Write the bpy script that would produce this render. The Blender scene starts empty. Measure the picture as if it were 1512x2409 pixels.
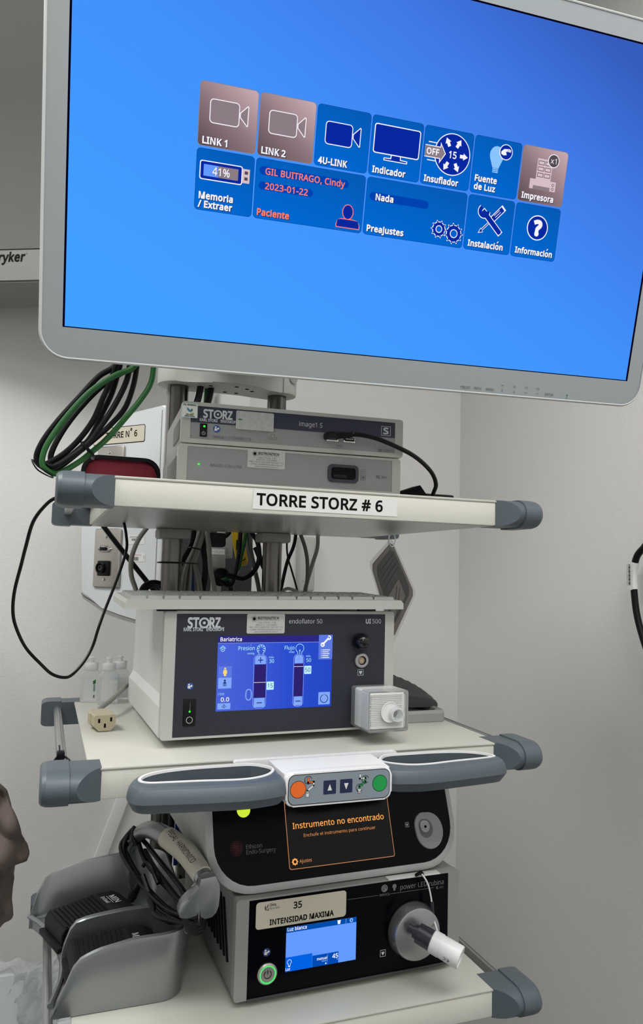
import bpy, bmesh, math, random
from mathutils import Vector, Matrix, Euler
random.seed(7)
PI = math.pi
C = bpy.context.scene.collection
scn = bpy.context.scene

# ---------------------------------------------------------------- camera
cam = bpy.data.cameras.new('camera')
cam.sensor_fit = 'HORIZONTAL'; cam.sensor_width = 36.0
cam.lens = 1763.47 * 36.0 / 1512.0
cam.clip_start = 0.02
co = bpy.data.objects.new('camera', cam); C.objects.link(co)
co.location = (-0.30913, -0.84159, 1.36333)
co.rotation_euler = (1.65101, -0.0250, -0.35297)
scn.camera = co

# ---------------------------------------------------------------- world, lights, exposure
w = bpy.data.worlds.new('world'); scn.world = w; w.use_nodes = True
w.node_tree.nodes['Background'].inputs[0].default_value = (0.75, 0.8, 0.85, 1)
w.node_tree.nodes['Background'].inputs[1].default_value = 0.05
scn.view_settings.view_transform = 'Standard'
scn.view_settings.look = 'None'
scn.view_settings.exposure = 0.0
scn.view_settings.gamma = 1.0
scn.view_settings.use_curve_mapping = False

def area(name, loc, sx, sy, power, rot=(0, 0, 0), col=(1, 0.99, 0.975)):
    l = bpy.data.lights.new(name, 'AREA'); l.shape = 'RECTANGLE'; l.size = sx; l.size_y = sy
    l.energy = power; l.color = col
    o = bpy.data.objects.new(name, l); C.objects.link(o); o.location = loc; o.rotation_euler = rot
    return o
area('ceiling_or_fill_light', (-1.2, 0.0, 2.72), 0.6, 1.2, 26)
area('ceiling_or_fill_light', (0.05, -0.8, 2.72), 1.2, 0.6, 20)
area('ceiling_or_fill_light', (-0.4, -2.0, 2.72), 1.2, 0.6, 12)  # fill light added behind the camera to brighten the cart fronts

# ---------------------------------------------------------------- materials
def lin(v):
    v /= 255.0
    return v / 12.92 if v <= 0.04045 else ((v + 0.055) / 1.055) ** 2.4
def L3(c): return (lin(c[0]), lin(c[1]), lin(c[2]), 1.0)
MATS = {}
def mat(name, col, rough=0.5, metal=0.0, bump=None, spec=None, coat=0.0, trans=0.0, alpha=1.0, ior=None, vary=None):
    if name in MATS: return MATS[name]
    m = bpy.data.materials.new(name); m.use_nodes = True
    nt = m.node_tree; b = nt.nodes['Principled BSDF']
    b.inputs['Base Color'].default_value = L3(col)
    b.inputs['Roughness'].default_value = rough
    b.inputs['Metallic'].default_value = metal
    if spec is not None: b.inputs['Specular IOR Level'].default_value = spec
    if coat: b.inputs['Coat Weight'].default_value = coat
    if trans: b.inputs['Transmission Weight'].default_value = trans
    if ior: b.inputs['IOR'].default_value = ior
    if alpha < 1: b.inputs['Alpha'].default_value = alpha
    tc = nt.nodes.new('ShaderNodeTexCoord')
    if vary:                                     # gentle mottling / grime: (scale, amount)
        n = nt.nodes.new('ShaderNodeTexNoise'); n.inputs['Scale'].default_value = vary[0]; n.inputs['Detail'].default_value = 5
        r = nt.nodes.new('ShaderNodeValToRGB')
        d = 1 - vary[1]
        r.color_ramp.elements[0].position = 0.35; r.color_ramp.elements[1].position = 0.65
        k = L3(col)
        r.color_ramp.elements[0].color = (k[0] * d, k[1] * d, k[2] * d, 1); r.color_ramp.elements[1].color = k
        nt.links.new(tc.outputs['Object'], n.inputs['Vector']); nt.links.new(n.outputs['Fac'], r.inputs['Fac'])
        nt.links.new(r.outputs['Color'], b.inputs['Base Color'])
    if bump:                                     # (scale, strength, distance)
        n = nt.nodes.new('ShaderNodeTexNoise'); n.inputs['Scale'].default_value = bump[0]; n.inputs['Detail'].default_value = 3
        bp = nt.nodes.new('ShaderNodeBump'); bp.inputs['Strength'].default_value = bump[1]; bp.inputs['Distance'].default_value = bump[2]
        nt.links.new(tc.outputs['Object'], n.inputs['Vector']); nt.links.new(n.outputs['Fac'], bp.inputs['Height'])
        nt.links.new(bp.outputs['Normal'], b.inputs['Normal'])
    MATS[name] = m
    return m
def emi(name, col, s=1.0):
    if name in MATS: return MATS[name]
    m = bpy.data.materials.new(name); m.use_nodes = True; nt = m.node_tree
    nt.nodes.remove(nt.nodes['Principled BSDF'])
    e = nt.nodes.new('ShaderNodeEmission'); e.inputs[0].default_value = L3(col); e.inputs[1].default_value = s
    nt.links.new(e.outputs[0], nt.nodes['Material Output'].inputs[0])
    MATS[name] = m
    return m
def emi_grad(name, stops, ax, ay, off=0.0, coord='Generated'):   # screen emission colour: ramp along ax*x + ay*y + off
    m = bpy.data.materials.new(name); m.use_nodes = True; nt = m.node_tree
    nt.nodes.remove(nt.nodes['Principled BSDF'])
    tc = nt.nodes.new('ShaderNodeTexCoord'); d = nt.nodes.new('ShaderNodeVectorMath'); d.operation = 'DOT_PRODUCT'
    d.inputs[1].default_value = (ax, ay, 0)
    a = nt.nodes.new('ShaderNodeMath'); a.operation = 'ADD'; a.inputs[1].default_value = off
    r = nt.nodes.new('ShaderNodeValToRGB')
    while len(r.color_ramp.elements) < len(stops): r.color_ramp.elements.new(0.5)
    for e, (p, c) in zip(r.color_ramp.elements, stops): e.position = p; e.color = L3(c)
    e = nt.nodes.new('ShaderNodeEmission')
    nt.links.new(tc.outputs[coord], d.inputs[0]); nt.links.new(d.outputs['Value'], a.inputs[0])
    nt.links.new(a.outputs[0], r.inputs[0]); nt.links.new(r.outputs[0], e.inputs[0])
    nt.links.new(e.outputs[0], nt.nodes['Material Output'].inputs[0])
    MATS[name] = m
    return m

M_wall = mat('painted_wall', (230, 229, 226), 0.5, bump=(230, 0.35, 0.002))
M_ceil = mat('ceiling_paint', (232, 232, 230), 0.8)
M_floor = mat('vinyl_floor', (74, 80, 86), 0.4, vary=(6, 0.15))
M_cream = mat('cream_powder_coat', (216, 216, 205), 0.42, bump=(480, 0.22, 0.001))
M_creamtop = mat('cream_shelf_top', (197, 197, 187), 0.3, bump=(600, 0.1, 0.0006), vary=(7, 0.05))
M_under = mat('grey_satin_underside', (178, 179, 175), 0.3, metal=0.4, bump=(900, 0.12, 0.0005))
M_cap = mat('slate_grey_plastic', (84, 94, 101), 0.42, bump=(300, 0.06, 0.0005))
M_capd = mat('slate_grey_plastic_dark', (84, 93, 98), 0.45)
M_alu = mat('anodised_rail', (176, 177, 178), 0.32, metal=0.85)
M_tube = mat('polished_tube', (104, 102, 99), 0.22, metal=1.0)
M_white = mat('white_plastic', (236, 237, 237), 0.35)
M_monbez = mat('monitor_bezel', (158, 165, 168), 0.38)
M_monedge = mat('monitor_edge', (200, 203, 202), 0.35)
M_black = mat('black_rubber', (9, 10, 14), 0.38, spec=.25)
M_blackm = mat('black_matt', (10, 10, 12), 0.7, spec=.15)
M_glassblk = mat('black_gloss_panel', (3, 4, 9), 0.2, spec=.1)
M_char = mat('charcoal_panel', (44, 46, 56), 0.5, spec=.3)
M_frame = mat('grey_frame', (181, 182, 176), 0.42)
M_framed = mat('grey_frame_dark', (150, 151, 148), 0.45)
M_case = mat('pale_case', (205, 208, 204), 0.5, bump=(500, 0.08, 0.0005))
M_caseg = mat('grey_case', (142, 143, 142), 0.5, bump=(500, 0.08, 0.0005))
M_tcpanel = mat('grey_foil_panel', (142, 145, 146), 0.42)
M_navy = mat('navy_foil', (40, 43, 64), 0.42)
M_silver = mat('silver_paint', (152, 156, 157), 0.32, metal=0.82, bump=(700, 0.05, 0.0004))
M_steel = mat('brushed_steel', (188, 184, 178), 0.34, metal=0.9, bump=(500, 0.06, 0.0003))
M_chrome = mat('chrome', (205, 206, 206), 0.14, metal=1.0)
M_label = mat('label_white', (226, 227, 224), 0.4)
M_labelc = mat('label_cream', (214, 207, 188), 0.4, vary=(30, 0.04))
M_labels = mat('label_silver', (188, 190, 186), 0.35)
M_foil = mat('worn_foil', (186, 190, 188), 0.4, vary=(180, 0.14))
M_ink = mat('ink_black', (10, 10, 12), 0.6, spec=.1)
M_inkg = mat('ink_grey', (92, 93, 96), 0.6)
M_inkf = mat('ink_faint', (72, 74, 77), 0.6)
M_print = mat('print_light', (196, 200, 203), 0.5)
M_printd = mat('print_dim', (120, 122, 126), 0.5)
M_green = mat('green_cable', (33, 104, 44), 0.4)
M_gcab = mat('grey_cable', (140, 139, 132), 0.45)
M_gcabd = mat('dark_grey_cable', (98, 99, 98), 0.45)
M_bcab = mat('blue_cable', (20, 52, 140), 0.4)
M_yel = mat('yellow_plastic', (214, 178, 24), 0.4)
M_beige = mat('beige_plastic', (188, 178, 150), 0.45)
M_red = mat('dark_red_mesh', (112, 8, 34), 0.75, bump=(900, 0.8, 0.002))
M_brown = mat('brown_cloth', (116, 104, 97), 0.85, bump=(90, 0.3, 0.004), vary=(14, 0.12))
M_orange = mat('orange_foil', (244, 110, 34), 0.5)
M_grn = mat('green_foil', (14, 158, 72), 0.5)
M_foilgrey = mat('keypad_grey', (136, 148, 158), 0.45)
M_blueicon = mat('blue_icon', (28, 78, 160), 0.5)
M_clear = mat('clear_plastic', (244, 247, 248), 0.14, trans=0.82, ior=1.2)
M_bag = mat('clear_liner', (238, 242, 245), 0.12, trans=0.3, alpha=0.6, ior=1.3, bump=(38, 0.9, 0.02))
M_frost = mat('frosted_plastic', (240, 243, 244), 0.25, trans=0.4, alpha=0.75, ior=1.3)
M_filter = mat('filter_paper', (246, 246, 240), 0.7)
M_kb = mat('keyboard_shell', (190, 194, 187), 0.45)
M_key = mat('keyboard_key', (176, 180, 176), 0.5)
M_card = mat('dark_card_print', (50, 50, 50), 0.35, vary=(40, 0.2))
M_cardg = mat('card_border', (108, 104, 97), 0.4)
M_lam = mat('laminate', (225, 226, 222), 0.15, trans=0.6, alpha=0.55, ior=1.1)
M_house = mat('white_housing', (214, 219, 221), 0.25)
M_trimg = mat('grey_trim', (150, 150, 148), 0.45)
M_boom = mat('boom_shell', (186, 186, 181), 0.5)
M_shell = mat('boom_grey', (124, 124, 120), 0.5)
M_boomd = mat('boom_underside', (128, 129, 126), 0.6)
M_pedal = mat('black_pedal_rubber', (12, 13, 17), 0.5, spec=.25)
M_tape = mat('masking_tape', (206, 203, 188), 0.6)
M_bumper = mat('grey_paint_worn', (186, 189, 188), 0.42, vary=(60, 0.08))
M_dgrey = mat('dark_grey_plastic', (62, 64, 65), 0.5)
E_white = emi('lit_white', (250, 250, 252)); E_txt = emi('lit_text', (246, 244, 250))
E_shadow = emi('lit_text_shadow', (40, 40, 70))
E_navy = emi('lit_navy', (8, 40, 160)); E_navy2 = emi('lit_navy_pill', (0, 66, 176))
E_edge = emi('lit_tile_edge', (14, 72, 160))
E_coral = emi('lit_coral', (255, 126, 104))
E_grey = emi('lit_grey', (140, 124, 132)); E_pink = emi('lit_pink', (214, 190, 198)); E_dkgrey = emi('lit_dark_grey', (84, 74, 82))
E_pale = emi('lit_pale_blue', (138, 196, 255)); E_palest = emi('lit_palest', (190, 240, 255))
E_orange = emi('lit_orange', (255, 170, 84)); E_oranged = emi('lit_orange_dim', (206, 136, 84)); E_orangel = emi('lit_orange_line', (176, 122, 84))
E_ind = emi('lit_indigo', (46, 34, 110)); E_bar = emi('lit_bar', (44, 40, 128)); E_line = emi('lit_line', (150, 170, 240))
E_btn = emi('lit_button', (130, 168, 250)); E_btn2 = emi('lit_button_mid', (92, 122, 226)); E_cyan = emi('lit_cyan_text', (180, 245, 255))
E_num = emi('lit_number', (124, 158, 240)); E_skin = emi('lit_skin', (250, 216, 120)); E_dkblue = emi('lit_dark_blue', (26, 44, 110))
E_g = emi('lit_green', (80, 236, 120), 1.0); E_led = emi('lit_led', (60, 230, 60), 1.2); E_yg = emi('lit_yellow_green', (206, 236, 60), 1.0)
E_lb = emi('lit_light_blue', (100, 154, 255)); E_mb = emi('lit_mid_blue', (0, 98, 226)); E_mb2 = emi('lit_mid_blue2', (0, 76, 180)); E_bar2 = emi('lit_title_blue', (0, 76, 170))

# ---------------------------------------------------------------- builders
class MB:
    def __init__(s): s.bm = bmesh.new(); s.mats = []; s.cur = 0
    def m(s, mt):
        if mt not in s.mats: s.mats.append(mt)
        s.cur = s.mats.index(mt); return s
    def face(s, vs):
        try: f = s.bm.faces.new(vs)
        except ValueError: return None
        f.material_index = s.cur; return f
    def poly(s, pts): return s.face([s.bm.verts.new(p) for p in pts])
    def box(s, x0, x1, y0, y1, z0, z1, bev=0.0, seg=2, M=None):
        v = [s.bm.verts.new((x, y, z)) for x in (x0, x1) for y in (y0, y1) for z in (z0, z1)]
        fs = [s.face([v[i] for i in q]) for q in ((0, 1, 3, 2), (4, 6, 7, 5), (0, 4, 5, 1), (2, 3, 7, 6), (0, 2, 6, 4), (1, 5, 7, 3))]
        if bev:
            es = list({e for f in fs for e in f.edges})
            r = bmesh.ops.bevel(s.bm, geom=es, offset=bev, segments=seg, affect='EDGES', profile=0.5)
            for f in r['faces']: f.material_index = s.cur
            v = list({x for f in r['faces'] for x in f.verts} | {x for x in v if x.is_valid})
        if M: bmesh.ops.transform(s.bm, matrix=M, verts=[x for x in v if x.is_valid])
        return s
    def loft(s, rings, closed=True, cap=True):
        R = [[s.bm.verts.new(p) for p in r] for r in rings]; n = len(R[0])
        for a, b in zip(R, R[1:]):
            for i in range(n if closed else n - 1):
                j = (i + 1) % n; s.face([a[i], a[j], b[j], b[i]])
        if cap and closed: s.face(list(reversed(R[0]))); s.face(R[-1])
        return s
    def tube(s, pts, r, n=8, sub=5, closed=False, flat=1.0):
        P = [Vector(p) for p in pts]
        if sub > 1 and len(P) > 2:
            Q = []; N = len(P); last = N if closed else N - 1
            for i in range(last):
                if closed: a, b, c, d = P[(i - 1) % N], P[i], P[(i + 1) % N], P[(i + 2) % N]
                else: a, b, c, d = P[max(i - 1, 0)], P[i], P[i + 1], P[min(i + 2, N - 1)]
                for k in range(sub):
                    t = k / sub
                    Q.append(0.5 * ((2 * b) + (c - a) * t + (2 * a - 5 * b + 4 * c - d) * t * t + (3 * b - a - 3 * c + d) * t ** 3))
            if not closed: Q.append(P[-1])
            P = Q
        rr = r if callable(r) else (lambda t: r)
        N = len(P); rings = []; up = None
        for i, p in enumerate(P):
            if closed: t = P[(i + 1) % N] - P[(i - 1) % N]
            else: t = P[min(i + 1, N - 1)] - P[max(i - 1, 0)]
            t.normalize()
            if up is None: up = t.orthogonal().normalized()
            up = (up - t * up.dot(t)).normalized(); sd = t.cross(up)
            q = rr(i / max(N - 1, 1))
            rings.append([p + up * (q * math.cos(2 * PI * k / n)) + sd * (q * flat * math.sin(2 * PI * k / n)) for k in range(n)])
        if closed: rings.append(rings[0]); return s.loft(rings, cap=False)
        return s.loft(rings)
    def cyl(s, p0, p1, r0, r1=None, n=24, bev=0.0):
        p0 = Vector(p0); p1 = Vector(p1); t = (p1 - p0); Ln = t.length; t.normalize()
        r1 = r0 if r1 is None else r1
        pr = [(0, r0), (Ln, r1)] if not bev else [(0, r0 - bev), (bev * 0.3, r0 - bev * 0.3), (bev, r0), (Ln - bev, r1), (Ln - bev * 0.3, r1 - bev * 0.3), (Ln, r1 - bev)]
        return s.lathe(pr, p0, t, n)
    def lathe(s, prof, o, ax=(0, 0, 1), n=28):     # prof: (distance along ax, radius)
        o = Vector(o); t = Vector(ax).normalized(); u = t.orthogonal().normalized(); v = t.cross(u)
        return s.loft([[o + t * d + u * (r * math.cos(2 * PI * k / n)) + v * (r * math.sin(2 * PI * k / n)) for k in range(n)] for d, r in prof])
    def prism(s, pts, vec, bev=0.0, seg=2):        # polygon (3D points) swept along vec
        vec = Vector(vec); a = [s.bm.verts.new(p) for p in pts]; b = [s.bm.verts.new(Vector(p) + vec) for p in pts]
        n = len(pts); fs = [s.face(list(reversed(a))), s.face(b)]
        for i in range(n): j = (i + 1) % n; fs.append(s.face([a[i], a[j], b[j], b[i]]))
        if bev:
            es = list({e for f in fs[:2] if f for e in f.edges})
            r = bmesh.ops.bevel(s.bm, geom=es, offset=bev, segments=seg, affect='EDGES', profile=0.5)
            for f in r['faces']: f.material_index = s.cur
        return s
    def grid(s, fn, nu, nv):
        V = [[s.bm.verts.new(fn(i / nu, j / nv)) for j in range(nv + 1)] for i in range(nu + 1)]
        for i in range(nu):
            for j in range(nv): s.face([V[i][j], V[i + 1][j], V[i + 1][j + 1], V[i][j + 1]])
        return s

def obj(name, mb, mt=None, parent=None, world=False, smooth=35, recalc=True):
    """One linked mesh object. world=True: vertices are given in room coordinates."""
    if mt is not None:
        if not mb.mats: mb.mats = [mt]
    if recalc: bmesh.ops.recalc_face_normals(mb.bm, faces=mb.bm.faces)
    me = bpy.data.meshes.new(name)
    if world and parent is not None: bmesh.ops.transform(mb.bm, matrix=WM(parent).inverted(), verts=mb.bm.verts)
    mb.bm.to_mesh(me); mb.bm.free()
    for q in mb.mats: me.materials.append(q)
    if smooth:
        me.shade_smooth(); me.set_sharp_from_angle(angle=math.radians(smooth))
    o = bpy.data.objects.new(name, me); C.objects.link(o)
    if parent is not None: o.parent = parent
    return o
def WM(o):
    m = o.matrix_basis.copy()
    while o.parent: o = o.parent; m = o.matrix_basis @ m
    return m
def thing(name, label, cat, loc=(0, 0, 0), rot=(0, 0, 0), group=None):
    o = bpy.data.objects.new(name, None); C.objects.link(o)
    o.location = loc; o.rotation_euler = rot; o.empty_display_size = 0.02
    o['label'] = label; o['category'] = cat
    if group: o['group'] = group
    return o
def tag(o, label, cat, group=None):
    o['label'] = label; o['category'] = cat
    if group: o['group'] = group
    return o
def struct(name, mb, mt, **k):
    o = obj(name, mb, mt, **k); o['kind'] = 'structure'; return o
def recentre(o):          # put a world-built single mesh's origin at its centre-bottom
    me = o.data; n = len(me.vertices)
    xs = [v.co.x for v in me.vertices]; ys = [v.co.y for v in me.vertices]; zs = [v.co.z for v in me.vertices]
    c = Vector(((min(xs) + max(xs)) / 2, (min(ys) + max(ys)) / 2, min(zs)))
    me.transform(Matrix.Translation(-c)); o.location = c
    return o

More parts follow.
